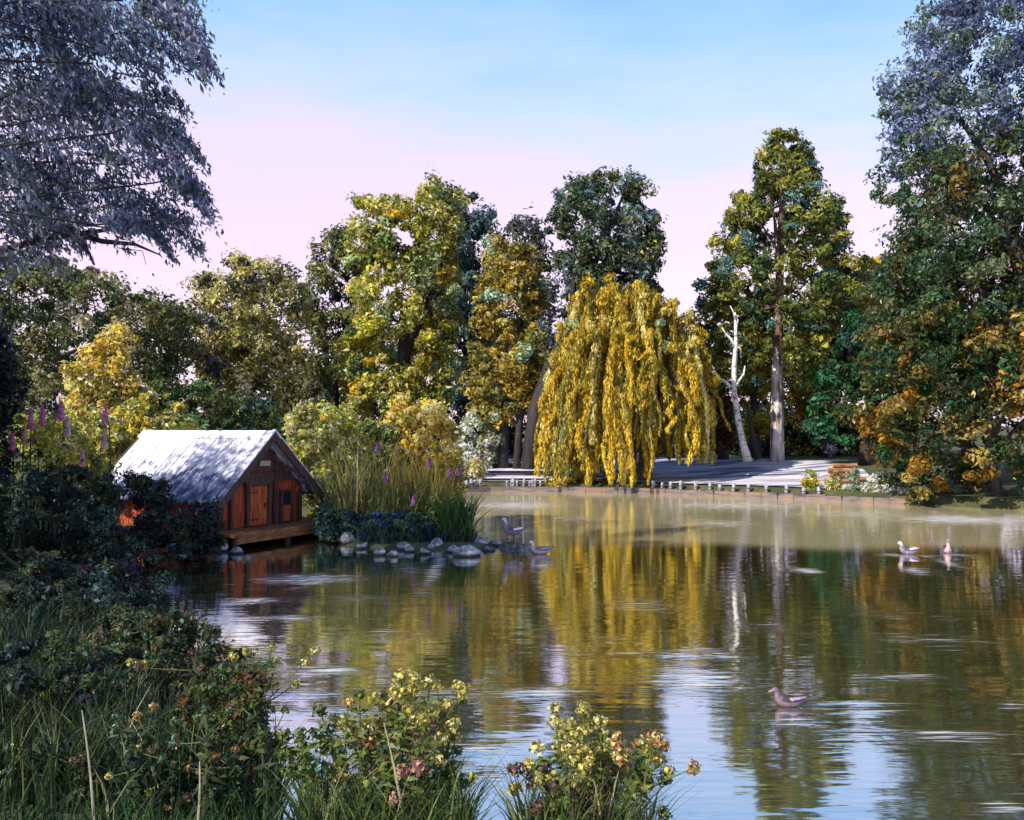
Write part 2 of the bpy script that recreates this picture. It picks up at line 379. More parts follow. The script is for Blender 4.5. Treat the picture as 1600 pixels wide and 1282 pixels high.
me, WX, WY = grid_mesh('water', xs, ys, lambda X, Y: X*0)
x_ = WX.ravel(); y_ = np.maximum(WY.ravel(), .5)
PX = 800+F*x_/y_; PY = 665+F*CAMH/y_
ruf = np.zeros(len(x_))
for (a, b, hw, hh, s) in RUFF:
    c0 = on_water(a, b); sx = hw*c0[1]/F; sy = abs(on_water(a, b-hh)[1]-on_water(a, b+hh)[1])/2
    ruf = np.maximum(ruf, s*np.exp(-(((x_-c0[0])/sx)**2+((y_-c0[1])/sy)**2)*.9))
edge = 12.35+.25*np.sin(x_*.9)+.12*np.sin(x_*2.3+1)+np.clip(-x_-0, 0, 9)*3
silt = sm((y_-edge)/1.1+.35)
at = me.attributes.new('ruffle', 'FLOAT', 'POINT'); at.data.foreach_set('value', np.maximum(ruf, silt*.10).astype(np.float32))
at = me.attributes.new('silt', 'FLOAT', 'POINT'); at.data.foreach_set('value', (silt*.74).astype(np.float32))
tag(link('water', me, water_material()), kind='structure')

# pale gravel path along the far bank
def path_mesh():
    u = np.linspace(0, 1, 120); v = np.linspace(0, 1, 40)
    near = [W(735, 700, 23.75), W(900, 700, 23.7), W(1000, 700, 23.2), W(1150, 700, 22.1), W(1290, 700, 21.0), W(1380, 700, 20.3)]
    far = [W(770, 700, 29.5), W(900, 700, 30), W(1000, 700, 30), W(1150, 700, 29), W(1290, 700, 27), W(1345, 700, 24.5)]
    t = np.linspace(0, 1, len(near))
    nx = np.interp(u, t, [p[0] for p in near]); ny = np.interp(u, t, [p[1] for p in near])
    fx = np.interp(u, t, [p[0] for p in far]); fy = np.interp(u, t, [p[1] for p in far])
    X = nx[None]*(1-v[:, None])+fx[None]*v[:, None]; Y = ny[None]*(1-v[:, None])+fy[None]*v[:, None]
    Y = Y+.15*np.sin(X*1.9)*(v[:, None])
    Z = height(X, Y)+.035
    V = np.stack([X, Y, Z], -1).reshape(-1, 3); n = len(u); Fc = []
    for r in range(len(v)-1):
        for c in range(n-1):
            a = r*n+c; Fc.append((a, a+1, a+1+n, a+n))
    me = bpy.data.meshes.new('path'); me.from_pydata(V.tolist(), [], Fc); me.polygons.foreach_set('use_smooth', [True]*len(Fc)); return me
M_path = grain_material('pale_gravel_shadow_bands', [(.38,(.07,.08,.17)),(.46,(.22,.24,.38)),(.52,(.62,.58,.66)),(.72,(.80,.74,.78))], (.30,2.0,1), 1.5, .9, .3, .02)  # bluish dark bands paint shadow stripes into the gravel colour
tag(link('path', path_mesh(), M_path), kind='structure')

# ------------------------------------------------------------------ generic tree
def tree(name, label, cat, rows, D, pal, n, rpx, leafpx, per, base=None, trunk_px=10, bark=None, group=None, seed=1, droop=0.15,
         accent=None, acc_p=0, colf=None, limbs=9, trunk_path=None, depth=.75, trunk_top=.45, aspect=.46, maxd=4.0, surf=.5, jitter=.33, lean=0, side=None, show_trunk=0):
    rng = np.random.default_rng(seed)
    C, R, py = crown_clumps(rng, rows, D, n, rpx, depth, maxd, surf)
    if show_trunk:
        pxs = 800+F*C[:, 0]/C[:, 1]; tx = np.interp(-py, [-p[1] for p in trunk_path], [p[0] for p in trunk_path])
        ok = ~((np.abs(pxs-tx) < show_trunk) & (C[:, 1] < D+.2) & (py > 285)); C, R, py = C[ok], R[ok], py[ok]
    col = pick(rng, pal, len(C))*1.6*(1+.2*rng.normal(size=(len(C), 1)))
    if colf is not None: col = colf(rng, C, py, col)
    V, c = leaf_cloud(rng, C, R*1.15, col, int(per*1.3), leafpx*.88*D/F, droop, aspect, accent=accent, acc_p=acc_p, jitter=jitter, side=side)
    ytop, ybot = rows[0][0], rows[-1][0]
    if base is None: base = ((rows[-1][1]+rows[-1][2])/2, None)
    bx = (base[0]-800)/F*D; bz = gz(bx, D)
    e = empty(name, (bx, D, bz), label, cat, group)
    link('crown', quad_mesh('crown', V, c), M_leaf, e)
    g = G(); gl = G(); r0 = trunk_px*D/F
    if trunk_path is None:
        ty = ytop+(ybot-ytop)*(1-trunk_top); xl, xr = prof(rows, ty)
        top = W((xl+xr)/2, ty, D); b = np.array([bx, D, bz-.1])
        pts = curve(b, top, (lean, 0, 0), 8)
        g.tube(pts, list(np.linspace(r0, r0*.35, 8)), 9, rough=.06, rng=rng)
    else:
        pts = [W(p[0], p[1], D) for p in trunk_path]; pts[0][2] = gz(pts[0][0], D)-.1
        g.tube(pts, list(np.linspace(r0, r0*.3, len(pts))), 9, rough=.06, rng=rng)
    order = rng.permutation(len(C))[:limbs]
    for k in order:
        s = pts[rng.integers(max(1, len(pts)//2), len(pts))]
        if C[k][2] < s[2]-.3: continue
        (gl if bark else g).tube(curve(s, C[k], (0, 0, .12*np.linalg.norm(C[k]-s)*rng.normal()), 5), list(np.linspace(r0*(.2 if bark else .38), r0*.06, 5)), 6)
    tr = link('trunk', g.mesh('trunk', True), bark or M_bark_dark, e)
    if gl.n: link('branches', gl.mesh('branches', True), M_bark_brown, e).parent = tr
    return e

# palettes (leaf albedo)
OLIVE = [(3,(.20,.19,.035)),(3,(.10,.11,.02)),(2,(.24,.20,.035)),(1,(.05,.09,.03)),(1,(.32,.28,.08))]
GOLDGREEN = [(3,(.27,.25,.03)),(3,(.19,.20,.03)),(1.5,(.08,.12,.035)),(2,(.38,.34,.09)),(1,(.22,.27,.13)),(.6,(.32,.22,.02))]
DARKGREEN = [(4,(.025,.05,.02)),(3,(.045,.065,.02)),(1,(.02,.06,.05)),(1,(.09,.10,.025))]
BLUEGREEN = [(4,(.06,.11,.11)),(2,(.04,.07,.08)),(1,(.16,.26,.24)),(1,(.10,.12,.05))]
ORANGE = [(4,(.27,.205,.04)),(2,(.20,.18,.04)),(1,(.38,.27,.05)),(1.5,(.12,.13,.05)),(.4,(.25,.38,.30))]
GREYGREEN = [(3,(.06,.09,.05)),(2,(.10,.12,.07)),(2,(.12,.17,.17)),(1,(.2,.2,.06)),(1,(.03,.05,.03))]
YELLOWGREEN = [(3,(.30,.26,.03)),(2,(.18,.20,.03)),(1,(.10,.14,.04)),(1,(.45,.34,.05))]
CREAM = [(3,(.82,.74,.44)),(2,(.85,.80,.68)),(1,(.66,.54,.16))]

T = tree
# --- far row, behind everything
BT = 'dim trees closing the view behind the bank'
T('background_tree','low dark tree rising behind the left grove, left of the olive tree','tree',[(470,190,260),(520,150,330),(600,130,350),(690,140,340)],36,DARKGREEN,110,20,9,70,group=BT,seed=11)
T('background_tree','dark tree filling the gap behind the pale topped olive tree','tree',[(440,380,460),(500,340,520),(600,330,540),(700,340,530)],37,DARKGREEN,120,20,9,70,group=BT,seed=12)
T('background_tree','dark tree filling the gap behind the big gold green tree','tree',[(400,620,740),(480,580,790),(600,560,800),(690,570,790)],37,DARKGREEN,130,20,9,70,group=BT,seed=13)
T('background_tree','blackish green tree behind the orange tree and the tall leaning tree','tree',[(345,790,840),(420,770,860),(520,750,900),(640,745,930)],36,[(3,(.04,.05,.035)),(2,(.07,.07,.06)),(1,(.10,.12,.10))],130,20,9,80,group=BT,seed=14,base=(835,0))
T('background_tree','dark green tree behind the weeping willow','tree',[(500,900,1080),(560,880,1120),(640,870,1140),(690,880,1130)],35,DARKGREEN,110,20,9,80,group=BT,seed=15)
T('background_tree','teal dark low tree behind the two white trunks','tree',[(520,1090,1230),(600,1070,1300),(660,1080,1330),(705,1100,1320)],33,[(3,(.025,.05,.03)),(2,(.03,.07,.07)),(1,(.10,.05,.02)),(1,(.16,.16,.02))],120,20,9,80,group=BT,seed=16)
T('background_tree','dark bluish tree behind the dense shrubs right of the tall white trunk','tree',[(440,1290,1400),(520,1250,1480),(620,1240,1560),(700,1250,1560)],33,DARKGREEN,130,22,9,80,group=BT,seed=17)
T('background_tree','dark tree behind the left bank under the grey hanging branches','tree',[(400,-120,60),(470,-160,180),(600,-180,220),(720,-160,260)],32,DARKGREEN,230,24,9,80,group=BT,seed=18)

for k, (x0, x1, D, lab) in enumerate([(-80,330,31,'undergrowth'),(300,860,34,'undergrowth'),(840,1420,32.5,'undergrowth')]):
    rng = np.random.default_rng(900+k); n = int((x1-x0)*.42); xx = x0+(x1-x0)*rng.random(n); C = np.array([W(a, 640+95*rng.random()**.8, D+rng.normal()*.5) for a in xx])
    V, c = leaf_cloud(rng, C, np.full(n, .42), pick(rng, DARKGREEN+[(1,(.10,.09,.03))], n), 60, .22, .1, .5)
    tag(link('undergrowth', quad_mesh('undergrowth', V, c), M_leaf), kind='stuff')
# --- left grove
T('leafy_tree','dark olive tree arching over the left bank with tan highlighted top','tree',
  [(385,-90,40),(410,-120,130),(440,-130,220),(480,-140,300),(530,-130,310),(600,-120,250),(680,-110,200)],23,
  [(4,(.05,.07,.025)),(3,(.10,.11,.04)),(2,(.18,.17,.08)),(1,(.28,.26,.15))],340,20,9,105,base=(-60,0),seed=21,side=(.4,0,-.2))
T('leafy_tree','pale topped olive tree with cream leaf clusters behind the hut','tree',
  [(393,385,420),(410,350,450),(440,310,470),(500,298,480),(560,300,480),(620,310,470),(665,330,460)],26,
  [(3,(.20,.19,.05)),(3,(.30,.27,.09)),(1.5,(.08,.09,.05)),(2.5,(.40,.35,.16)),(.6,(.06,.07,.10))],190,17,9,110,base=(395,0),seed=22,accent=CREAM,acc_p=.08)
T('leafy_tree','shadowy green tree between the pale topped olive tree and the big gold green tree','tree',
  [(362,520,545),(385,495,575),(430,475,585),(500,465,590),(570,460,590),(650,460,590)],30,
  [(3,(.12,.13,.04)),(2,(.20,.20,.08)),(1.5,(.07,.09,.05)),(.6,(.05,.06,.10))],150,16,9,110,base=(520,0),seed=23)
T('leafy_tree','big gold green round headed tree, tallest of the left grove','tree',
  [(285,600,690),(305,565,720),(345,550,728),(400,555,722),(450,540,720),(520,535,725),(590,530,720),(650,545,700)],27,GOLDGREEN,280,17,9.5,120,base=(625,0),
  trunk_px=14,seed=24,accent=CREAM,acc_p=.055,limbs=14)
T('leafy_tree','blue green tree peeping over the right shoulder of the big gold green tree','tree',
  [(308,700,745),(330,690,775),(380,680,790),(450,680,780),(560,675,770),(650,685,765)],31,BLUEGREEN,170,16,9,110,base=(735,0),seed=25)
T('autumn_tree','narrow orange brown tree on twin dark trunks left of the willow','tree',
  [(375,765,800),(400,755,840),(450,745,850),(510,735,850),(580,720,850),(620,735,840),(660,760,820)],25.5,ORANGE,210,14,9,110,
  trunk_path=[(785,706),(788,660),(790,600),(800,530)],trunk_px=9,seed=26,accent=[(1,(.6,.6,.55)),(1,(.3,.5,.42)),(2,(.55,.32,.03))],acc_p=.03)
T('slanting_tree','tall dark grey green tree on a long dark trunk leaning right, behind the willow','tree',
  [(282,900,1000),(305,862,1018),(345,852,1035),(400,858,1035),(440,880,1030),(480,890,1030),(520,880,1000)],24.9,GREYGREEN,230,15,9,110,
  trunk_path=[(825,708),(838,640),(862,570),(895,500),(925,420),(945,360)],trunk_px=15,maxd=1.6,seed=27,accent=[(1,(.3,.4,.4)),(1,(.4,.38,.12))],acc_p=.04,limbs=16)
# extra twin trunk of the orange tree belongs to a slim tree
T('slender_tree','slim bare stemmed tree crossing just right of the twin dark trunks','tree',
  [(560,800,850),(600,795,860),(640,800,850)],25.2,[(2,(.2,.16,.03)),(1,(.34,.2,.02))],30,13,8,90,
  trunk_path=[(806,708),(812,660),(826,600),(840,560)],trunk_px=7,seed=28)

T('dark_round_tree','black green tree at the left picture edge above the lupins','tree',[(445,-190,-30),(480,-230,0),(560,-240,18),(640,-230,12),(720,-220,0),(790,-200,0)],11.0,[(4,(.016,.025,.02)),(2,(.03,.045,.03)),(1,(.03,.02,.05))],210,28,13,110,base=(-150,0),seed=29,maxd=1.0)
# --- right side
def pinecol(rng, C, py, col):
    return col
T('tall_conical_tree','tallest cone shaped green tree with a long trunk white below and brown above','tree',
  [(203,1212,1240),(235,1185,1262),(290,1160,1285),(320,1138,1318),(380,1116,1335),(430,1100,1348),(480,1086,1345),(540,1092,1330),(600,1110,1300)],27,
  [(3,(.09,.11,.025)),(3,(.15,.16,.03)),(2,(.05,.08,.03)),(1,(.30,.27,.05)),(1,(.08,.17,.16))],500,14,9,90,
  trunk_path=[(1214,714),(1214,640),(1215,560),(1217,480),(1219,400),(1222,320),(1222,230)],trunk_px=11,show_trunk=9,bark=M_bark_tall,seed=31,accent=[(2,(.55,.45,.12)),(1,(.1,.25,.25))],acc_p=.035,limbs=22,maxd=2.6,surf=.4)
T('autumn_tree','orange yellow tree glowing between the tall cone shaped tree and the right hand tree','tree',
  [(405,1340,1380),(440,1270,1400),(480,1245,1400),(540,1235,1370),(600,1230,1330),(660,1235,1300)],30,
  [(3,(.40,.28,.02)),(2,(.26,.22,.03)),(2,(.10,.12,.03)),(1,(.5,.3,.01))],150,16,9,100,base=(1290,0),seed=32)
T('round_shrub','dark emerald green shrub mass right of the tall white trunk','shrub',
  [(490,1330,1420),(540,1280,1440),(620,1265,1450),(700,1270,1430)],25.5,
  [(3,(.02,.05,.02)),(2,(.02,.09,.035)),(1,(.03,.03,.05)),(1,(.05,.12,.09))],140,17,9,110,base=(1350,0),seed=33)
T('round_shrub','yellow green shrub lit between the leaning birch and the tall trunk','shrub',
  [(470,1160,1200),(520,1145,1205),(600,1150,1205),(680,1165,1200)],29,YELLOWGREEN,70,14,9,90,base=(1180,0),seed=34)
T('round_shrub','rusty brown shrub at the foot of the willow side of the leaning birch','shrub',
  [(600,1110,1140),(640,1105,1150),(700,1110,1150)],28,[(3,(.10,.045,.02)),(1,(.16,.08,.03)),(1,(.05,.05,.02))],50,12,8,80,base=(1130,0),seed=35)

def rightcol(rng, C, py, col):
    """blue needles on top, greener foliage lower down"""
    t = np.clip((py-120)/230, 0, 1)[:, None]+rng.normal(size=(len(C), 1))*.15
    blue = pick(rng, [(3,(.17,.23,.38)),(2,(.24,.31,.46)),(1,(.07,.09,.17)),(1.2,(.14,.20,.15)),(.3,(.24,.26,.14))], len(C))
    return np.where(t < .55, blue, col)
T('tall_blue_conifer','huge blue grey topped tree filling the right edge of the picture','tree',
  [(-70,1500,1740),(-40,1470,1750),(20,1440,1770),(90,1400,1800),(150,1385,1770),(220,1368,1770),(300,1368,1770),(400,1378,1760),(480,1370,1760),(600,1400,1740)],19.5,
  [(4,(.035,.075,.035)),(2,(.07,.095,.04)),(.9,(.10,.07,.018)),(1,(.12,.15,.08))],900,24,10,95,base=(1660,0),trunk_px=20,seed=36,colf=rightcol,droop=.2,maxd=3.2,
  accent=[(1,(.4,.36,.14)),(1,(.26,.32,.45))],acc_p=.02,limbs=8,surf=.3)
T('spreading_bush','wide dark green bush with orange brown patches hanging over the right bank','bush',
  [(470,1420,1660),(520,1370,1700),(580,1345,1720),(640,1335,1740),(700,1350,1740),(745,1390,1740),(778,1420,1740)],19.0,
  [(3,(.02,.045,.015)),(4,(.055,.06,.015)),(2.2,(.20,.11,.015)),(1.6,(.24,.18,.05)),(1.5,(.015,.055,.022))],330,20,10,120,base=(1560,0),seed=37,trunk_top=.3,maxd=1.6,droop=.1,
  accent=[(1,(.5,.42,.16)),(2,(.36,.2,.03))],acc_p=.04)
T('tall_leafy_tree','green and rust coloured tree between the blue topped tree and the spreading bush','tree',
  [(370,1400,1560),(420,1370,1660),(480,1370,1700),(560,1390,1700),(640,1400,1690)],21.5,
  [(3,(.025,.06,.025)),(2,(.06,.08,.02)),(.9,(.22,.14,.02)),(1,(.26,.26,.11))],230,20,10,110,base=(1500,0),seed=38,trunk_top=.4,accent=CREAM,acc_p=.02)

# --- leaning birch, nearly bare
def birch():
    D = 25.0; rng = np.random.default_rng(41)
    b = W(1166, 716, D); e = empty('birch_tree', (b[0], D, gz(b[0], D)), 'thin leaning white birch with bare forked top', 'tree')
    g = G()
    pts = [W(x, y, D) for x, y in [(1168,722),(1160,690),(1152,650),(1147,610),(1147,570),(1150,535),(1149,500)]]
    g.tube(pts, [.14,.10,.085,.075,.068,.055,.035], 9, rough=.05, rng=rng)
    tr = link('trunk', g.mesh('trunk', True), M_bark_pale, e)
    for path, r in (([(1149,545),(1142,530),(1133,520),(1128,512)],.05),([(1147,612),(1135,598),(1122,590),(1110,588)],.06),
                    ([(1147,606),(1156,594),(1162,585),(1164,572)],.05),([(1150,515),(1153,500),(1148,488)],.035),([(1149,540),(1157,545),(1158,560)],.04),
                    ([(1149,500),(1146,488),(1141,478)],.03)):
        q = G(); q.tube([W(x, y, D) for x, y in path], list(np.linspace(r, r*.35, len(path))), 6)
        link('branch', q.mesh('branch', True), M_bark_pale, e).parent = tr
birch()
def snag():
    D = 25.6; b = W(1180, 716, D); e = empty('tree_stump', (b[0], D, gz(b[0], D)), 'thin dark dead stem leaning beside the white birch foot', 'tree')
    g = G(); g.tube([W(x, y, D) for x, y in [(1184,718),(1178,690),(1171,655),(1165,625)]], [.10,.08,.05,.02], 7)
    link('trunk', g.mesh('trunk', True), M_bark_dark, e)
snag()

# --- weeping willow
def willow():
    D = 23.9; rng = np.random.default_rng(51)
    b = W(1003, 765, D); e = empty('weeping_willow', (b[0], D, gz(b[0], D)), 'golden weeping willow trailing its branches to the far bank', 'tree')
    g = G(); base = np.array([b[0], D, gz(b[0], D)-.1])
    top = W(985, 520, D)
    tp = curve(base, top, (.15, 0, 0), 8); g.tube(tp, list(np.linspace(.30, .13, 8)), 10, rough=.06, rng=rng)
    rows = [(440,915,990),(452,902,1025),(470,893,1062),(500,884,1086),(540,862,1098),(600,852,1112),(660,848,1128),(715,848,1134)]
    Vs, Cs = [], []
    pal = [(5,(.58,.40,.03)),(3,(.66,.48,.06)),(2,(.38,.31,.035)),(1.5,(.74,.62,.2)),(.4,(.30,.40,.22))]
    pal2 = [(3,(.30,.24,.03)),(2,(.16,.16,.03)),(2,(.50,.36,.04)),(1,(.10,.11,.03))]
    # bundles leave the dome and hang down
    for k in range(300):
        py = 444+(rng.random()**1.25)*185; xl, xr = prof(rows, py)
        th = rng.random()*2*math.pi; hw = (xr-xl)/2-3; rr = .3+.7*rng.random()**.5 if py < 520 else .72+.28*rng.random()
        x = (xl+xr)/2+hw*rr*math.cos(th); dy = min(hw*D/F*.85, 2.0)*rr*math.sin(th)
        H = W(x, py, D); H[1] = D+dy; xx = (x-990)/140.0
        endpy = 768-rng.random()*rng.random()*230 if x < 1000 else 722-rng.random()**1.6*130
        if abs(x-1002) < 26 and dy < 0 and rng.random() < .55: endpy = 700-rng.random()*80
        E = W(x+xx*12+rng.normal()*8, endpy, D); E[1] = D+dy*1.05+rng.normal()*.1
        if E[2] < .25: E[2] = .25
        if E[2] > H[2]-.35: continue
        thick = rng.random() < .42
        col = pick(rng, pal if thick else pal2, 1)[0]*(1+.15*rng.normal())
        ln = H[2]-E[2]; rad = (.07+.09*rng.random()) if thick else (.02+.04*rng.random()); m = int(ln*(330 if thick else 170))
        t = rng.random(m); wob = rng.normal(size=4)*.07; ph = rng.random()*6
        sway = np.stack([wob[0]*np.sin(t*5+ph)+wob[1]*np.sin(t*11+ph), wob[2]*np.sin(t*6+ph), 0*t], 1)
        arc = np.array([xx, dy*.3, 0])*.28
        P = H*(1-t[:, None])+E*t[:, None]+arc*(np.sin(np.clip(t*3, 0, 1.57))[:, None])+sway
        a = rng.random(m)*2*math.pi; q = rad*(.3+.9*rng.random(m))*(1-.45*t)
        u = np.stack([np.cos(a), np.sin(a), 0*a], 1); P = P+u*q[:, None]
        Nn = nrm(u+np.array([0,-.1,.25])+rng.normal(size=(m, 3))*.4)
        A = nrm(np.array([0,0,-1.])+u*.4+rng.normal(size=(m, 3))*.3)
        L = .07+.12*rng.random(m)
        Vs.append(leafs(P, Nn, A, L, L*.27)); c = col*(1+.28*rng.normal(size=(m, 1)))
        s_ = rng.random(m) < .05; c[s_] = (.8,.68,.32); Cs.append(c)
        if rng.random() < .2:
            s0 = tp[rng.integers(4, 8)]
            g.tube(curve(s0, H, (0, 0, .25), 5), list(np.linspace(.07, .02, 5)), 5)
    # dome of short leafy shoots
    C, R, py = crown_clumps(rng, rows[:6], D, 130, 13, .85, 2.0, .75)
    V, c = leaf_cloud(rng, C, R, pick(rng, pal, len(C)), 130, .13, .5, .4)
    Vs.append(V); Cs.append(c)
    link('trunk', g.mesh('trunk', True), M_bark_dark, e)
    link('crown', quad_mesh('crown', np.concatenate(Vs), np.clip(np.concatenate(Cs), .01, .9)), M_leaf, e)
willow()

# ------------------------------------------------------------------ big overhanging tree at the left, trunk outside the frame
def overhang():
    D = 8.6; rng = np.random.default_rng(61)
    bx, by = -7.4, 7.4; bz = gz(bx, by)
    e = empty('overhanging_tree', (bx, by, bz), 'huge blue grey tree whose hanging sprays fill the top left corner', 'tree')
    g = G(); trunk = [np.array(p) for p in [(bx,by,bz-.1),(bx+.1,by,1.5),(bx+.1,by+.1,3.0),(bx+.3,by,4.6),(bx+.2,by,6.2),(bx+.4,by,7.6)]]
    g.tube(trunk, [.42,.36,.32,.26,.2,.1], 12, rough=.05, rng=rng)
    pal = [(3,(.17,.20,.29)),(3,(.26,.30,.43)),(2,(.08,.10,.13)),(1.3,(.28,.24,.41)),(1.5,(.15,.20,.13)),(1.5,(.44,.48,.62))]
    Vs, Cs = [], []
    # visible boughs: start (px,py), end, width of spray; all arch out to the right and droop
    B = [((-60,60),(150,20),50),((-40,20),(230,40),45),((0,-40),(300,10),45),((100,-60),(315,70),30),((200,0),(322,90),22),((-40,130),(150,120),55),((60,70),(250,110),30),
         ((-30,180),(200,190),50),((0,150),(262,170),34),((60,130),(285,200),24),((-30,240),(180,250),42),((40,200),(280,235),30),((140,190),(300,270),24),((-20,300),(120,300),45),
         ((0,270),(220,300),30),((80,250),(320,295),24),((-10,350),(110,350),38),((60,300),(300,340),20),((40,370),(200,345),22),((160,350),(265,395),16),((200,350),(310,380),18),
         ((-30,400),(90,390),28),((120,360),(230,410),14),((150,60),(318,110),20),((180,200),(318,250),16),((200,260),(325,330),18),((160,330),(305,372),18),((150,110),(290,165),18),((240,300),(318,300),16),((-60,-60),(200,-40),50),((100,-100),(300,-60),40),((60,60),(120,150),30),((0,220),(60,330),40)]
    # two bare lower limbs seen against the sky
    for lp in ([(-60,400),(20,386),(60,372),(120,366),(190,357),(215,348),(262,338)],[(110,360),(128,378),(140,398),(148,415)],[(120,366),(160,380),(215,384),(250,398)]):
        g.tube([W(a, b, D-.5)+rng.normal(size=3)*.01 for a, b in lp], list(np.linspace(.035, .007, len(lp))), 6)
    HOLES = [(150,38,17,26),(196,38,11,28),(228,36,20,20),(262,78,16,34),(205,116,40,14),(112,232,16,18),(150,255,18,16),(200,240,17,30),(238,246,12,32),(268,290,20,24),
             (90,325,36,14),(160,340,30,16),(215,328,16,14),(255,180,14,14),(52,398,18,20),(150,392,16,18),(205,400,24,22),(110,345,22,12),(255,425,30,22)]
    for i, (a, b, w) in enumerate(B):
        da = D-.4+rng.normal()*.5; db = D+rng.normal()*.8
        A_ = W(a[0], a[1], da); B_ = W(b[0], b[1], db); ln = np.linalg.norm(B_-A_)
        pts = curve(A_, B_, (0, 0, .24*ln), 7)
        s0 = min(trunk, key=lambda q: abs(q[2]-A_[2]+.8)); s0 = np.array(s0)
        bp = curve(s0, A_, (0, 0, .5), 5)[:-1]+pts
        g.tube([q+rng.normal(size=3)*.045 for q in bp], list(np.linspace(.011, .003, 11)), 6)
        m = int(ln*w*27)
        t = rng.random(m)**.8; seg = t*6; i0 = np.clip(seg.astype(int), 0, 5); fr = (seg-i0)[:, None]; PT = np.array(pts)
        P = PT[i0]*(1-fr)+PT[i0+1]*fr
        wm = w*D/F
        # hanging twigs: leaves lie along short drooping strings
        tw = rng.integers(0, 46, m); ph = (tw*2.399)%6.283; tl = ((tw*7)%13)/13.
        drop = rng.random(m)*wm*(1.2+tl)
        P = P+np.stack([np.cos(ph)*wm*.45*tl+drop*.35, np.sin(ph)*wm*1.1*tl, wm*.35*(1-tl)-drop], 1)+rng.normal(size=(m, 3))*.018
        Nn = nrm(rng.normal(size=(m, 3))+np.array([-.3,-.8,.4])); Ax = nrm(np.array([.45,0,-1.])+rng.normal(size=(m, 3))*.35)
        L = .04+.06*rng.random(m)
        base = pick(rng, pal, 46)
        keep = np.ones(m, bool)
        for (hx, hy, rx, ry) in HOLES:
            hc = W(hx, hy, D); keep &= (((P[:, 0]-hc[0])/(rx*D/F))**2+((P[:, 2]-hc[2])/(ry*D/F))**2+rng.normal(size=m)*.35) > 1
        P, Nn, Ax, L, tw, m = P[keep], Nn[keep], Ax[keep], L[keep], tw[keep], int(keep.sum())
        c = base[tw]*(1+.22*rng.normal(size=(m, 1)))
        Vs.append(leafs(P, Nn, Ax, L, L*.34)); Cs.append(c)
    # rest of the crown, outside the picture, round the trunk
    n = 260; th = rng.random(n)*6.283; rr = 3.4*np.sqrt(rng.random(n)); zz = 2.6+rng.random(n)*5.5
    C = np.stack([bx-.6+rr*np.cos(th), by-.3+rr*np.sin(th), zz], 1)
    pxs = 800+F*C[:, 0]/np.maximum(C[:, 1], .3); C = C[(pxs < -10) | (C[:, 2] > 6.9)]
    V, c = leaf_cloud(rng, C, np.full(len(C), .55), pick(rng, pal, len(C)), 110, .12, .5, .45)
    Vs.append(V); Cs.append(c)
    link('trunk', g.mesh('trunk', True), M_bark_dark, e)
    link('crown', quad_mesh('crown', np.concatenate(Vs), np.clip(np.concatenate(Cs), .01, .9)), M_leaf, e)
overhang()

# ------------------------------------------------------------------ bushes and flowering plants on the left bank
def bush(label, rows, D, pal, n, rpx, leafpx, per, seed, accent=None, acc_p=0, name='bush', cat='bush', group=None, droop=.1, depth=.8, maxd=1.6, aspect=.5, jitter=.28, stems=7, up=.5):
    rng = np.random.default_rng(seed)
    C, R, py = crown_clumps(rng, rows, D, n, rpx, depth, maxd, .45)
    col = pick(rng, pal, len(C))*1.6*(1+.15*rng.normal(size=(len(C), 1)))
    V, c = leaf_cloud(rng, C, R*1.1, col, int(per*1.15), leafpx*.9*D/F, droop, aspect, accent=accent, acc_p=acc_p, jitter=jitter, up=up)
    bx = ((rows[-1][1]+rows[-1][2])/2-800)/F*D; bz = gz(bx, D)
    e = empty(name, (bx, D, max(bz, 0)), label, cat, group)
    V[:, :, 2] = np.maximum(V[:, :, 2], .03)
    link('foliage', quad_mesh('foliage', V, c), M_leaf, e)
    g = G()
    for k in rng.permutation(len(C))[:stems]:
        s = np.array([bx+rng.normal()*.006, D+rng.normal()*.006, bz-.05])
        g.tube(curve(s, C[k], (0, 0, .05), 5), list(np.linspace(.018, .006, 5)), 5)
    link('stem', g.mesh('stem', True), M_stem, e); return e

YEL = [(3,(.42,.33,.05)),(2,(.30,.28,.05)),(2,(.20,.22,.04)),(1,(.55,.40,.06)),(1,(.10,.14,.04))]
GOLD = [(4,(.58,.38,.05)),(2,(.46,.30,.03)),(1,(.70,.55,.2)),(1,(.25,.22,.04))]
LIME = [(4,(.38,.38,.04)),(2,(.26,.28,.04)),(1,(.10,.15,.03)),(1,(.60,.54,.16))]
MINT = [(1,(.3,.6,.5)),(2,(.78,.70,.42)),(1,(.75,.6,.55))]
bush('tall yellow bush with cream blossom rising behind the hut roof', [(500,185,215),(530,165,220),(570,105,215),(620,100,225),(680,110,235),(720,120,220)],17,GOLD+[(3,(.2,.17,.03))],110,14,9,100,101,CREAM,.26,name='flowering_bush')
bush('yellow leafed bush spilling over the far end of the hut ridge', [(615,215,280),(640,190,305),(680,190,310),(720,190,300)],16.6,YEL,70,13,8,90,102,CREAM,.16,name='flowering_bush')
bush('lime green bush at the left picture edge behind the lupins', [(650,-60,60),(680,-70,130),(720,-70,170),(770,-60,170),(830,-50,140)],12.6,LIME,110,15,9,110,103,CREAM,.18,name='flowering_bush')
bush('yellow green bush between the lupins and the hut roof', [(640,110,170),(670,90,205),(720,90,200),(770,95,180),(800,100,170)],15.2,LIME+YEL,80,14,9,100,104,CREAM,.2,name='flowering_bush')
bush('dark green bush with teal leaf tips above the hut ridge', [(600,240,300),(630,210,440),(670,200,450),(700,220,450)],20,DARKGREEN+[(1,(.12,.2,.08))],90,15,9,100,105,[(1,(.2,.5,.45)),(1,(.5,.42,.12))],.04)
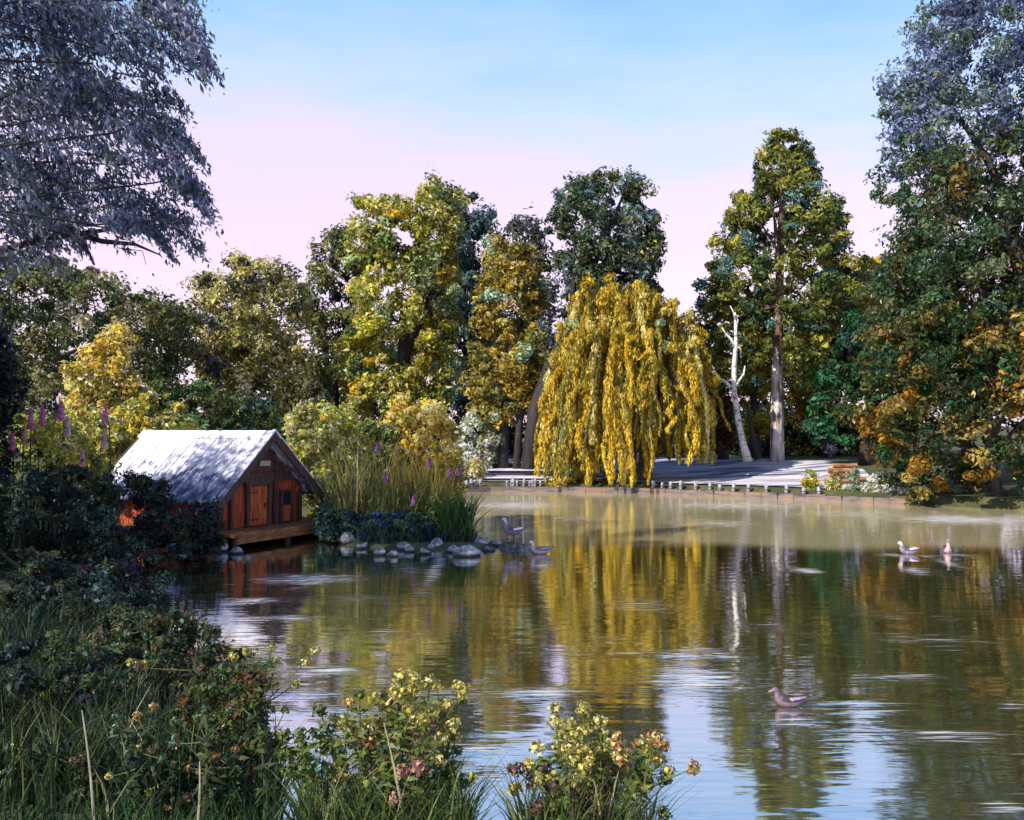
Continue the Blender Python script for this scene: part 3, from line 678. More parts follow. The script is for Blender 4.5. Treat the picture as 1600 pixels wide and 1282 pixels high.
bush('cream flowered tall bush right behind the hut gable', [(628,470,520),(650,448,560),(700,445,590),(750,455,600),(800,480,610),(825,500,610)],15.3,YEL+LIME,170,14,9,110,106,MINT,.32,name='flowering_bush')
bush('golden bush with white tips in the middle of the island', [(622,625,670),(645,605,700),(680,595,718),(730,600,712),(780,620,700)],15.0,GOLD,130,13,9,110,107,CREAM,.24,name='flowering_bush')
bush('olive leafed bush between the cream flowered bush and the golden bush', [(660,560,610),(700,550,640),(760,545,650),(820,540,650)],14.6,[(3,(.16,.19,.05)),(2,(.26,.27,.08)),(1,(.08,.12,.05))],100,13,9,110,108,CREAM,.06)
bush('low golden plant by the right shore of the island', [(690,680,705),(715,665,725),(760,668,728),(800,680,722)],14.3,GOLD+YEL,50,11,8,90,109,CREAM,.08,name='flowering_bush')
bush('pale grey green bush on the far shore beside the steps', [(640,725,760),(670,712,775),(700,705,780),(730,708,775)],25.5,[(2,(.3,.34,.26)),(2,(.2,.2,.06)),(1,(.6,.62,.58))],60,12,8,90,110,[(1,(.75,.75,.75))],.12)
bush('pale yellow bush at the waterside next to the steps', [(715,708,745),(735,702,762),(760,704,760)],24.1,[(2,(.42,.36,.16)),(1,(.3,.28,.12)),(1,(.6,.55,.45))],40,9,7,80,111)
bush('blue green low bush at the right corner of the hut deck', [(800,505,550),(815,492,590),(832,492,605),(848,500,605)],13.3,[(3,(.02,.05,.04)),(1.5,(.025,.05,.09)),(1,(.05,.10,.07))],70,11,8,110,112)
bush('blue green low bush in the middle of the island shore', [(805,580,640),(818,570,690),(834,572,700),(848,580,700)],13.0,[(3,(.03,.07,.05)),(1.2,(.03,.06,.14)),(1,(.08,.15,.10))],60,11,8,110,113)
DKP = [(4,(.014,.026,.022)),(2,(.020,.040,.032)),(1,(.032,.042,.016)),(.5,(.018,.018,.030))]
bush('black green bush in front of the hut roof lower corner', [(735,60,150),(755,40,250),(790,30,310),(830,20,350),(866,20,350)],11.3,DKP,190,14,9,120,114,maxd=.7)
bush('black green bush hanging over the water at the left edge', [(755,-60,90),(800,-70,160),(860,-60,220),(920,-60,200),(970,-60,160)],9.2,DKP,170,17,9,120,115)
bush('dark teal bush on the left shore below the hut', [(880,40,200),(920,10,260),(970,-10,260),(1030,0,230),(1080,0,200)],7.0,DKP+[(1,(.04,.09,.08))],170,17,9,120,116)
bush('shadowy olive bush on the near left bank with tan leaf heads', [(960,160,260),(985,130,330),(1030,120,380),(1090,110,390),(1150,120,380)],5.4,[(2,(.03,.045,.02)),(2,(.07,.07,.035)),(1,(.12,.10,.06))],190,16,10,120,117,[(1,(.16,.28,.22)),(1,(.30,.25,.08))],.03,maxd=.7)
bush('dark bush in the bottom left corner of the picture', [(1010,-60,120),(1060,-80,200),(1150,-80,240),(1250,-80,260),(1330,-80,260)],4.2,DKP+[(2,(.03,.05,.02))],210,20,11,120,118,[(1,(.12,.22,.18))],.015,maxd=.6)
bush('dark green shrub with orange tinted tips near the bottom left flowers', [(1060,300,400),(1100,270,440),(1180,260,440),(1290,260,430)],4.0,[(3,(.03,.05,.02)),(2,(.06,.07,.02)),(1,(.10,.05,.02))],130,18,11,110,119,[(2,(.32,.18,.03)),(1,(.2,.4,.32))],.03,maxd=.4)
# far bank little shrubs
for k, (x, y0, w, D, lab, pal) in enumerate([
 (1266,738,14,21.2,'small yellow green plant, leftmost along the right bank edging',YEL),(1305,742,16,20.9,'small cream plant below the log pile',[(2,(.5,.45,.25)),(1,(.3,.28,.1))]),
 (1335,738,18,20.6,'grey green plant right below the log pile',[(2,(.2,.25,.16)),(1,(.5,.5,.45))]),(1368,735,24,20.3,'silver leafed plant beside the log pile',[(2,(.45,.48,.45)),(1,(.3,.3,.12))]),
 (1402,755,24,20.0,'low silver grey plant between the log pile and the spreading bush',[(2,(.4,.42,.46)),(1,(.2,.22,.1))])]):
    bush(lab, [(y0,x-w*.4,x+w*.4),(y0+14,x-w*.8,x+w*.8),(775,x-w*.8,x+w*.8)], D, pal, 22, 7, 6, 70, 130+k, name='small_plant', cat='plant', group='small plants along the right bank edging', maxd=.3, stems=3)
for k, (x, w, lab) in enumerate([(880,40,'yellow ground plant under the left trailing willow branches'),(925,36,'cream ground plant under the middle of the willow'),(965,34,'dull green ground plant left of the willow trunk')]):
    bush(lab, [(748,x-w*.5,x+w*.5),(760,x-w,x+w),(770,x-w,x+w)], 23.55, [(2,(.45,.33,.06)),(2,(.15,.15,.04)),(1,(.5,.48,.3)),(1,(.05,.06,.03))], 30, 7, 6, 70, 140+k, name='ground_plant', cat='plant', group='ground plants below the willow', maxd=.3, stems=2)

# blades
def blades(rng, B, H, lean, Wd, cols, segs=4):
    """B base points, H heights, lean vectors (x,y), widths"""
    n = len(B); V = []; Cc = []
    wv = nrm(np.stack([-lean[:, 1], lean[:, 0], 0*H], 1)+rng.normal(size=(n, 3))*np.array([.8,.8,0])+np.array([.6,0,0]))
    t = np.linspace(0, 1, segs+1)
    P = [B+np.stack([lean[:, 0]*q*q, lean[:, 1]*q*q, H*q*(1-.15*q)], 1) for q in t]
    for i in range(segs):
        w0 = (Wd*(1-t[i]**1.5))[:, None]/2; w1 = (Wd*(1-t[i+1]**1.5))[:, None]/2+.0004
        V.append(np.stack([P[i]-wv*w0, P[i]+wv*w0, P[i+1]+wv*w1, P[i+1]-wv*w1], 1)); Cc.append(cols)
    return np.concatenate(V), np.concatenate(Cc)

def blade_patch(name, label, cat, poly, n, D, hpx, wpx, pal, seed, lean=.25, kind=None, group=None, parent_name='leaves'):
    """poly: (px0, px1, dy) patch centred at D"""
    rng = np.random.default_rng(seed); x0, x1, dd = poly
    X = (x0+(x1-x0)*rng.random(n)); Dd = D+dd*(rng.random(n)-.5); bx = (X-800)/F*Dd
    bz = np.maximum(height(bx, Dd), -.05)-.02
    B = np.stack([bx, Dd, bz], 1); H = hpx*D/F*(.5+.6*rng.random(n)); L = rng.normal(size=(n, 2))*(H*lean)[:, None]
    V, c = blades(rng, B, H, L, wpx*D/F*(.6+.7*rng.random(n)), np.clip(pick(rng, pal, n)*(1+.2*rng.normal(size=(n, 1))), .005, .9))
    cx = float(np.mean(bx))
    if kind == 'stuff':
        o = link(name, quad_mesh(name, V, c), M_leaf); return tag(o, label, cat, group, kind)
    e = empty(name, (cx, D, gz(cx, D)), label, cat, group); link(parent_name, quad_mesh(parent_name, V, c), M_leaf, e); return e

GRD_ = [(6,(.015,.03,.016)),(4,(.03,.05,.02))]
REED = [(3,(.03,.10,.02)),(2,(.05,.15,.04)),(1,(.14,.20,.05)),(1,(.02,.06,.04))]
blade_patch('reed_clump','bright green reed clump on the island tip beside the pale rocks','reeds',(690,738,.9),420,13.1,85,3.2,REED,201,.35)
blade_patch('reed_clump','tall olive reeds in front of the golden bush','reeds',(600,690,.8),420,13.7,125,2.6,[(3,(.10,.14,.05)),(2,(.2,.2,.06)),(1,(.04,.09,.05))],202,.2)
blade_patch('reed_clump','grey green upright reeds beside the hut corner','reeds',(505,600,.8),380,14.1,120,2.6,[(3,(.18,.2,.09)),(2,(.10,.13,.06)),(1,(.32,.3,.14))],203,.18)
blade_patch('reed_clump','dark reeds on the left bank below the lupins','reeds',(0,170,1.0),300,11.2,120,3,[(2,(.02,.04,.03)),(1,(.05,.07,.03))],204,.25)

blade_patch('low_reeds','low dark green reeds between the rocks of the island shore','reeds',(560,742,.5),520,12.75,34,3,[(3,(.03,.07,.03)),(2,(.03,.06,.08)),(1,(.12,.16,.06))],205,.4)
blade_patch('grass','grass at the very bottom of the left corner','grass',(-60,440,.3),900,3.1,130,4.5,GRD_+REED,206,.3,'stuff')
PLUME = [(3,(.40,.36,.10)),(2,(.55,.46,.14)),(2,(.18,.22,.06)),(1,(.75,.68,.42))]
blade_patch('plume_grass','tall pale yellow plume grass just behind the hut gable','reeds',(512,575,.7),260,15.1,200,2.8,PLUME,207,.24)
blade_patch('plume_grass','tall cream and green plume grass left of the golden bush','reeds',(540,612,.7),260,14.2,175,2.6,PLUME,208,.26)
blade_patch('plume_grass','golden plume grass in front of the golden bush','reeds',(612,700,.6),300,13.9,150,2.8,[(3,(.55,.38,.06)),(2,(.65,.5,.14)),(1,(.2,.2,.05))],209,.17)
# lupins and purple spikes
def spike_plant(label, px, pyb, pyt, D, colr, seed, name='lupin', cat='flower', group=None, w=5):
    rng = np.random.default_rng(seed); b = W(px, pyb, D); t = W(px+rng.normal()*9, pyt, D)
    e = empty(name, (b[0], D, gz(b[0], D)), label, cat, group)
    g = G(); g.tube([np.array([b[0], D, gz(b[0], D)-.03]), (b+t)/2, t], [.012,.009,.004], 5); link('stem', g.mesh('stem'), M_stem, e)
    ln = (pyb-pyt)*(.42 if name == 'lupin' else .2)*D/F; m = 150; q = rng.random(m); a = rng.random(m)*6.283; r = w*D/F*(1-q*.8)
    u = np.stack([np.cos(a), np.sin(a), a*0], 1); P = t+np.array([0,0,-1.])*(ln*(1-q))[:, None]+u*r[:, None]
    L = w*1.2*D/F*(.7+.5*rng.random(m))
    link('flower_spike', quad_mesh('flower_spike', leafs(P, nrm(u+np.array([0,-.3,.3])), np.tile([0,0,1.], (m,1))+u*.4, L, L*.7), np.clip(np.array(colr)*(1+.2*rng.normal(size=(m,1))), .01, .9)), M_petal, e)
    m = 30; q = rng.random(m); a = rng.random(m)*6.283; u = np.stack([np.cos(a), np.sin(a), a*0], 1)
    P = np.array([b[0], D, 0])+np.array([0,0,1.])*(gz(b[0], D)+(b[2]-gz(b[0], D)+.2)*q)[:, None]+u*w*1.6*D/F
    link('leaves', quad_mesh('leaves', leafs(P, nrm(u*.5+np.array([0,-.2,1.])), u, np.full(m, w*3.4*D/F), np.full(m, w*1.2*D/F)), np.tile([.12,.17,.04], (m,1))*(1+.2*rng.normal(size=(m,1)))), M_leaf, e)
PINK = (.78,.28,.46); ROSE = (.80,.42,.40); PURP = (.26,.09,.28); PALE = (.72,.5,.5)
LP = [(22,660,'leftmost pink lupin by the picture edge',PINK),(34,655,'second lupin from the left edge, salmon pink',ROSE),(48,628,'tall pink lupin with pale tip',PINK),(63,652,'salmon lupin in the middle of the lupin row',ROSE),
      (76,622,'magenta lupin standing above its neighbours',(.80,.24,.50)),(90,640,'pale pink lupin near the yellow bush',PALE),(104,615,'tallest magenta lupin beside the yellow bush',(.78,.26,.52)),(130,690,'low salmon lupin in front of the yellow green bush',ROSE),
      (152,660,'pale rose lupin right of the magenta ones',PALE),(178,622,'pink lupin just left of the hut ridge end',PINK),(112,720,'low pale lupin near the hut roof corner',PALE)]
for k, (x, y, lab, c) in enumerate(LP):
    spike_plant(lab, x, y+82, y+12, 12.0+.05*k, c, 300+k, group='lupins on the left bank')
for k, (x, y, lab) in enumerate([(578,690,'purple flower spike left of the golden bush'),(596,738,'low purple flower spike in the reeds'),(703,732,'purple flower spike at the right end of the island'),(655,775,'purple spike low among the reeds'),(712,728,'rightmost purple flower spike of the island'),(678,715,'mauve spike in front of the golden bush')]):
    spike_plant(lab, x, y+70, y, 13.2, PURP, 330+k, name='purple_flower', group='purple flower spikes on the island', w=4)

# ------------------------------------------------------------------ foreground flowers and grass
def weed(label, px, py, D, headcol, seed, base_px=None, heads=4, hs=14, leafc=(.10,.15,.04), group='flowering weeds on the near bank', spread=32):
    rng = np.random.default_rng(seed); base_px = px+rng.normal()*14 if base_px is None else base_px
    D = D+rng.normal()*.08; bx = (base_px-800)/F*D; bz = gz(bx, D)
    e = empty('flowering_weed', (bx, D, bz), label, 'flower', group); b = np.array([bx, D, bz-.02]); t = W(px, py, D)
    st = G(); main = curve(b, t, (rng.normal()*.03, 0, .03), 8); st.tube(main, list(np.linspace(.006, .0025, 8)), 5)
    Vp, Cp, Vl, Cl = [], [], [], []
    tips = [t]
    for k in range(heads-1):
        s = main[rng.integers(4, 7)]; q = t+np.array([rng.normal()*spread, rng.normal()*10, -rng.random()*spread*2.2])*D/F
        st.tube(curve(s, q, (0,0,-.01), 5), [.003,.003,.0025,.002,.0015], 4); tips.append(q)
    for q in tips:
        m = 56; u = nrm(rng.normal(size=(m, 3))); r = hs*D/F*(.35+.6*rng.random(m))
        P = q+u*r[:, None]*np.array([1,1,.9]); L = hs*.6*D/F*(.6+.6*rng.random(m))
        Vp.append(leafs(P, nrm(u+rng.normal(size=(m,3))*.4), rng.normal(size=(m,3)), L, L*.75))
        Cp.append(np.clip(pick(rng, headcol, m)*(1+.18*rng.normal(size=(m,1))), .01, .9))
    for q in main[2:7]:
        m = 10; a = rng.random(m)*6.283; u = np.stack([np.cos(a), np.sin(a)*.8, .35+0*a], 1); L = (13+12*rng.random(m))*D/F
        P = q+u*L[:, None]*.5+rng.normal(size=(m,3))*.012
        Vl.append(leafs(P, nrm(np.array([0,-.4,1.])+rng.normal(size=(m,3))*.4), u, L, L*.36)); Cl.append(np.clip(np.array(leafc)*(1+.3*rng.normal(size=(m,1)))+rng.normal(size=(m,3))*.012, .01, .6))
    link('stem', st.mesh('stem'), M_stem, e)
    link('blossom', quad_mesh('blossom', np.concatenate(Vp), np.concatenate(Cp)), M_petal, e)
    link('leaves', quad_mesh('leaves', np.concatenate(Vl), np.concatenate(Cl)), M_leaf, e)
YB = [(3,(.60,.50,.14)),(2,(.42,.38,.08)),(1,(.75,.68,.4)),(1,(.2,.24,.05))]
GB = [(3,(.08,.12,.03)),(2,(.14,.18,.04)),(1,(.04,.08,.03))]
OB = [(2,(.50,.26,.11)),(1,(.62,.42,.22)),(1,(.34,.14,.06)),(1.5,(.6,.5,.18)),(1,(.16,.18,.05))]
PB = [(2,(.55,.25,.25)),(1,(.6,.4,.32)),(1,(.4,.3,.14))]
TB = [(1.2,(.09,.20,.15)),(4,(.05,.10,.05)),(.3,(.3,.6,.5)),(1.3,(.17,.19,.05))]
BR = [(2,(.10,.06,.06)),(1,(.2,.1,.08)),(1,(.12,.13,.05))]
WD = [
 (647,1058,YB,'tallest yellow headed weed of the middle clump'),(672,1066,YB,'yellow headed weed at the top right of the middle clump'),(620,1080,YB,'yellow weed left of the tallest one'),(715,1072,YB,'thin yellow weed reaching right over the water'),
 (612,1100,YB,'broad yellow weed head in the middle clump'),(693,1098,YB,'yellow weed with small heads over the blue water'),(640,1090,PB,'pink and yellow weed in the middle clump'),(575,1130,YB,'yellow green weed in the left of the middle clump'),
 (545,1098,OB,'small orange headed weed left of the middle clump'),(562,1085,GB,'small dark green topped weed left of the middle clump'),(580,1160,OB,'orange weed among turquoise leaves'),(515,1140,TB,'turquoise leafed weed left of the middle clump'),
 (600,1170,TB,'turquoise tipped weed below the yellow heads'),(645,1150,PB,'rose pink weed in the middle clump'),(652,1200,PB,'low rose pink weed patch'),(711,1152,YB,'single yellow weed at the right of the middle clump'),
 (590,1210,OB,'low orange weed in the middle clump'),(690,1200,GB,'green weed at the right foot of the middle clump'),(665,1125,YB,'bright yellow weed under the tall pair'),(620,1130,GB,'green leafed weed behind the pink blossoms'),
 (470,1150,GB,'round dark green weed on the water edge'),(455,1180,GB,'dark green weed leaning to the left bush'),(500,1110,GB,'dark green bud topped weed'),(550,1230,YB,'low yellow weed in the bottom grass'),
 (868,1130,YB,'yellow weed at the left top of the right clump'),(912,1108,YB,'tallest pale yellow weed of the right clump'),(938,1128,YB,'second pale yellow weed of the right clump'),(945,1145,YB,'small yellow weed right of the tall pair'),
 (840,1168,YB,'yellow green weed leaning left in the right clump'),(870,1165,YB,'yellow weed under the left top'),(902,1165,GB,'dark green leafed weed in the right clump'),(935,1165,YB,'broad yellow weed in the right clump'),
 (975,1180,OB,'rusty orange weed of the right clump'),(1000,1162,OB,'orange brown weed leaning right'),(1022,1152,OB,'rightmost rust brown weed of all'),(920,1195,OB,'small orange weed in the heart of the right clump'),
 (850,1200,BR,'dark maroon weed in the right clump'),(905,1215,YB,'low yellow weed in the right clump'),(955,1205,GB,'green weed at the right of the right clump'),(995,1210,GB,'green topped weed under the rusty ones'),
 (1012,1165,YB,'yellow and rust weed between the orange ones'),(870,1230,BR,'low purple brown weed at the bottom'),
 (425,1010,YB,'yellow weed reaching over the dark water from the left bank'),(385,1020,YB,'yellow headed weed on the left bank'),(340,1050,YB,'tan yellow weed on the left bank'),(365,1070,BR,'brown weed on the left bank'),
 (395,1100,GB,'green and rust weed at the left bank water edge'),(270,1195,OB,'single orange flower low in the left grass'),(368,1170,OB,'orange flower near the water edge'),(408,1240,OB,'small orange flower at the bottom edge'),
 (240,1105,OB,'dull orange weed in the dark left grass'),(90,1070,YB,'olive yellow weed in the dark left corner'),(180,1010,TB,'teal topped weed standing over the dark bank'),(225,960,TB,'highest teal weed of the left bank'),(255,1235,BR,'rust coloured weed in the bottom left grass'),
 (205,1035,YB,'tan yellow weed at the upper end of the near left bank'),(300,1020,BR,'faded brown topped weed on the left bank'),(320,1110,TB,'teal leafed weed in the middle of the left bank'),(180,1120,TB,'blue green weed low in the dark left grass'),
 (130,1180,BR,'maroon weed in the dark left corner'),(60,1160,TB,'teal weed near the left picture edge'),(215,1170,YB,'olive yellow weed above the single orange flower'),(325,1210,BR,'brown red weed beside the pale leaning stem'),
 (345,1150,GB,'green leafed weed in the left bank grass'),(120,1020,GB,'dark green weed rising from the left shadow')]
for k, (x, y, hc, lab) in enumerate(WD):
    D = 3.25 if x > 440 else (4.4 if y < 1080 else 3.5)
    if x < 260 and y < 1020: D = 5.0
    small = 'small' in lab or 'thin' in lab or 'single' in lab or 'flower' in lab
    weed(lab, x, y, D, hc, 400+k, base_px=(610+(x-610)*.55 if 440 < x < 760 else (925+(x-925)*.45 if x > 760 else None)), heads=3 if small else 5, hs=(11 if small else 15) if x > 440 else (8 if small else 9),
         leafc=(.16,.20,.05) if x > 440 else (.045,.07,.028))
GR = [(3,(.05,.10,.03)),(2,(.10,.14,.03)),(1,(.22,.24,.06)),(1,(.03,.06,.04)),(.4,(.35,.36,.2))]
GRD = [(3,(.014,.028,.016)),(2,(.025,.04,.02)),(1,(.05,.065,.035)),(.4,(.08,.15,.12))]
blade_patch('grass','tall grass filling the bottom of the middle clump','grass',(470,735,.45),1400,3.2,170,4.5,GR,501,.3,'stuff')
blade_patch('grass','grass around the stems of the right clump','grass',(812,1015,.4),620,3.2,165,4.5,GR+[(1,(.12,.06,.07))],502,.3,'stuff')
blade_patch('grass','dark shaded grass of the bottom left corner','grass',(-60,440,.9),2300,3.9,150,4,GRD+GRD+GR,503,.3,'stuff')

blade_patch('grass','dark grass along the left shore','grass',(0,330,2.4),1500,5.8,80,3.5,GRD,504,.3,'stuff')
# long pale stems in the corner
for k, (x0, y1, x1, lab) in enumerate([(300,1190,312,'pale dry stem leaning in the bottom left grass'),(150,1110,128,'yellowish dry stalk in the dark left grass'),(640,1130,600,'dry tan stalk in the middle clump')]):
    rng = np.random.default_rng(520+k); D = 3.1; e0 = W(x0, 1282, D); bz = gz(e0[0], D)
    e = empty('dry_stalk', (e0[0], D, bz), lab, 'plant', 'dry stalks on the near bank'); g = G()
    g.tube(curve(np.array([e0[0], D, bz-.02]), W(x1, y1, D), (.02,0,0), 7), list(np.linspace(.007, .002, 7)), 5)
    link('stem', g.mesh('stem'), grain_material('dry_stalk', [(.3,(.3,.26,.14)),(.7,(.55,.5,.35))], (5,5,1), 8), e)

# ------------------------------------------------------------------ duck house
def hut():
    rng = np.random.default_rng(71)
    # local frame: +x across the gable (to the right), +y backwards along the ridge
    ex = np.array([.5, .866, 0]); ey = np.array([-.866, .5, 0])
    P0 = np.array([(345-800)/F*12.5, 12.5, 0])        # front left eave corner on plan
    Wd, Ln, ZE, ZR, ZD = 2.0, 2.86, .63, 1.57, .20
    def T_(x, y, z): return P0+ex*x+ey*y+np.array([0,0,z])
    R = np.stack([ex, ey, np.array([0,0,1.])], 1)
    e = empty('duck_house', T_(Wd/2, Ln/2, 0), 'red brown wooden duck house with steep white roof at the waterside', 'hut')
    woodc = lambda nm, st, sc=(12,12,1.2): grain_material(nm, st, sc, 3, .75, .5, .006)
    M_wall = woodc('red_brown_boards', [(.3,(.13,.018,.009)),(.5,(.38,.065,.022)),(.72,(.60,.17,.07))])
    M_frame = woodc('dark_timber', [(.3,(.03,.018,.016)),(.6,(.09,.055,.045)),(.8,(.2,.13,.10))])
    M_door = woodc('orange_brown_door', [(.3,(.20,.03,.01)),(.5,(.48,.10,.025)),(.72,(.68,.24,.08))])
    M_roof = grain_material('white_weathered_roof_painted_shade', [(.30,(.05,.055,.11)),(.42,(.24,.24,.36)),(.50,(.62,.60,.70)),(.62,(.84,.81,.86))], (5,5,1.3), 1.6, .6, .5, .01)
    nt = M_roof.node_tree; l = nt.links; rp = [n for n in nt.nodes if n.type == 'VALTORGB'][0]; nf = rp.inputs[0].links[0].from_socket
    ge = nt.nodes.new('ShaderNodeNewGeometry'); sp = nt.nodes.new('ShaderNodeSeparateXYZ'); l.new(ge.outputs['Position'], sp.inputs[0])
    a_ = N_(nt, 'ShaderNodeMath', operation='MULTIPLY_ADD'); l.new(sp.outputs['Z'], a_.inputs[0]); a_.inputs[1].default_value = .42; l.new(nf, a_.inputs[2])  # roof shadow painted into the colour, jagged and darker towards the eaves
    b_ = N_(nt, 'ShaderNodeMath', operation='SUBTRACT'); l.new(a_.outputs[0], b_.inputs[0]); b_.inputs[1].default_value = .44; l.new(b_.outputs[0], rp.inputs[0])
    M_deck = grain_material('orange_brown_deck', [(.3,(.06,.025,.012)),(.5,(.24,.10,.03)),(.7,(.40,.20,.07))], (2,2,8), 3, .75, .5, .01)
    ov = .17; x0, x1 = ov, Wd-ov; y0, y1 = .26, Ln-.16; th = .035
    slope = (ZR-ZE)/(Wd/2)
    # side and back walls with plank relief, front wall in vertical boards up to the roof line
    def roofz(x): return ZE+slope*min(x, Wd-x)-.035
    g = G()
    nb = 13; bw = (x1-x0)/nb
    for i in range(nb):
        a = x0+i*bw; b = a+bw*.93; c = (a+b)/2
        for yy, t in ((y0, .03), (y1-.03, .03)):
            j = rng.random()*.008
            za, zb = roofz(a)-.01, roofz(b)-.01
            pts = [(a, yy+j, ZD), (b, yy+j, ZD), (b, yy+j, zb)]
            if a < Wd/2 < b: pts.append((Wd/2, yy+j, roofz(Wd/2)-.01))
            pts.append((a, yy+j, za))
            fr = [T_(*p) for p in pts]; bk = [T_(p[0], p[1]+t, p[2]) for p in pts]; n = len(pts)
            g.add(fr+bk, [tuple(range(n)), tuple(range(n, 2*n))[::-1]]+[(k, (k+1)%n, n+(k+1)%n, n+k) for k in range(n)])
    nl = 18; bl = (y1-y0)/nl
    for i in range(nl):
        c = y0+(i+.5)*bl
        for xx in (x0, x1):
            g.box(T_(xx, c, (ZD+roofz(xx))/2), (th, bl*.93, roofz(xx)-ZD-.01), R, jit=.002, rng=rng)
    link('wall', g.mesh('wall'), M_wall, e)
    # floor + under beams
    g = G(); 
    for i in range(16):
        yy = -.32+i*(Ln+.25)/15*1.0
        g.box(T_(Wd/2+.12, yy, ZD-.03+rng.random()*.006), (Wd+.38, (Ln+.25)/15*.93, .045), R, jit=.004, rng=rng)
    link('deck', g.mesh('deck'), M_deck, e)
    g = G(); g.box(T_(Wd/2+.12, -.415, ZD-.075), (Wd+.42, .06, .09), R); g.box(T_(-.10, Ln/2-.1, ZD-.085), (.06, Ln+.1, .11), R); g.box(T_(Wd+.34, Ln/2-.1, ZD-.085), (.06, Ln+.1, .11), R)
    g.box(T_(Wd/2, -.45, ZD-.015), (.9, .05, .05), R, jit=.006, rng=rng)
    link('deck_beam', g.mesh('deck_beam'), M_deck, e)
    for (a, b) in ((.0,-.3),(Wd/2,-.3),(Wd+.22,-.3),(Wd+.22,Ln/2),(0,Ln/2),(Wd+.22,Ln-.3),(0,Ln-.3)):
        p = G(); p.tube([T_(a, b, -.5), T_(a, b, ZD-.06)], [.05,.045], 8); link('support_post', p.mesh('support_post'), M_frame, e)
    # roof: overlapping boards running down both slopes
    nrows = 24; bw = Ln/nrows; un = math.hypot(Wd/2, ZR-ZE)
    for s in (0, 1):
        g = G()
        for i in range(nrows):
            ya, yb = i*bw+.004, (i+1)*bw-.004; lift = .012*(i%2)+rng.random()*.006; drop = rng.random()*.03
            xe = -.03-drop; xr = Wd/2
            def q(x, y, dz):
                z = ZE+slope*x+dz+lift; X = x if s == 0 else Wd-x; return T_(X, y, z)
            v = [q(xe,ya,0),q(xr,ya,0),q(xr,yb,0),q(xe,yb,0),q(xe,ya,.028),q(xr,ya,.028),q(xr,yb,.028),q(xe,yb,.028)]
            fs = [(0,3,2,1),(4,5,6,7),(0,1,5,4),(1,2,6,5),(2,3,7,6),(3,0,4,7)]
            g.add(v, fs if s == 0 else [f[::-1] for f in fs])
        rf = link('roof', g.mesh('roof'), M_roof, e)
    g = G(); 
    for sg in (-1, 1):
        c = T_(Wd/2+sg*.07, Ln/2, ZR-.01); a = math.atan(slope)*sg
        Rr = R@np.array([[math.cos(a),0,math.sin(a)],[0,1,0],[-math.sin(a),0,math.cos(a)]])
        g.box(c, (.17, Ln+.10, .02), Rr, jit=.003, rng=rng)
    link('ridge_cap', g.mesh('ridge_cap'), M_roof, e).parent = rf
    # barge boards front and back, weathered pale on the outer face
    for yy, m in ((-.03, M_frame), (Ln+.03, M_frame)):
        for sg in (0, 1):
            g = G(); 
            def q(x, y, dz):
                z = ZE+slope*x+dz; X = x if sg == 0 else Wd-x; return T_(X, y, z)
            xe, xr = -.06, Wd/2+.0
            v = [q(xe,yy-.018,-.10),q(xr,yy-.018,-.10),q(xr,yy+.018,-.10),q(xe,yy+.018,-.10),q(xe,yy-.018,.05),q(xr,yy-.018,.05),q(xr,yy+.018,.05),q(xe,yy+.018,.05)]
            g.add(v, [(0,3,2,1),(4,5,6,7),(0,1,5,4),(1,2,6,5),(2,3,7,6),(3,0,4,7)]); link('barge_board', g.mesh('barge_board'), m, e)
            if yy < 0:
                g = G(); v = [q(xe,yy-.03,.052),q(xr,yy-.03,.052),q(xr,yy+.03,.052),q(xe,yy+.03,.052),q(xe,yy-.03,.072),q(xr,yy-.03,.072),q(xr,yy+.03,.072),q(xe,yy+.03,.072)]
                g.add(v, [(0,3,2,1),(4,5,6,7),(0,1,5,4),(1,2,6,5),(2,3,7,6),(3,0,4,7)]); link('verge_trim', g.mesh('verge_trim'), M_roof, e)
    # door, its frame, entrance with painted inner shade at the right, gable beam, plaque
    def fr(x, z, w, h, d=.03, off=0.0): return (T_(x, y0-off-d/2, z), (w, d, h))
    dx, dz, dw, dh = .93, ZD+.30, .36, .58
    g = G()
    for i in range(4): c, s_ = fr(dx-dw/2+(i+.5)*dw/4, dz, dw/4*.94, dh, .02, .012+.003*(i%2)); g.box(c, s_, R)
    d = link('door', g.mesh('door'), M_door, e)
    g = G(); c, s_ = fr(dx+dw/2-.06, dz, .018, .07, .03, .035); g.box(c, s_, R); link('handle', g.mesh('handle'), M_frame, e).parent = d
    for hz in (-.2, .2): g = G(); c, s_ = fr(dx-dw/2+.09, dz+hz, .16, .022, .008, .034); g.box(c, s_, R); link('hinge', g.mesh('hinge'), M_frame, e).parent = d
    g = G(); 
    for x, z, w, h in ((dx-dw/2-.035, dz, .06, dh+.06),(dx+dw/2+.035, dz, .06, dh+.06),(dx, dz+dh/2+.05, dw+.16, .07)):
        c, s_ = fr(x, z, w, h, .05, .012); g.box(c, s_, R, jit=.002, rng=rng)
    link('door_frame', g.mesh('door_frame'), M_frame, e)
    # entrance hole: its inner shade painted as a thin black panel, door flap below
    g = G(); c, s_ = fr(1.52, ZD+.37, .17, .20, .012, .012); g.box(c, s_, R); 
    w_ = link('entrance_hole_shade', g.mesh('entrance_hole_shade'), grain_material('painted_inside_shade', [(.3,(.006,.004,.004)),(.7,(.012,.008,.007))]), e)
    g = G(); c, s_ = fr(1.52, ZD+.14, .17, .24, .02, .012); g.box(c, s_, R); link('entrance_board', g.mesh('entrance_board'), M_door, e)
    g = G()
    for x, z, w, h in ((1.52-.11, ZD+.25, .04, .5),(1.52+.11, ZD+.25, .04, .5),(1.52, ZD+.49, .26, .04)):
        c, s_ = fr(x, z, w, h, .045, .012); g.box(c, s_, R, jit=.002, rng=rng)
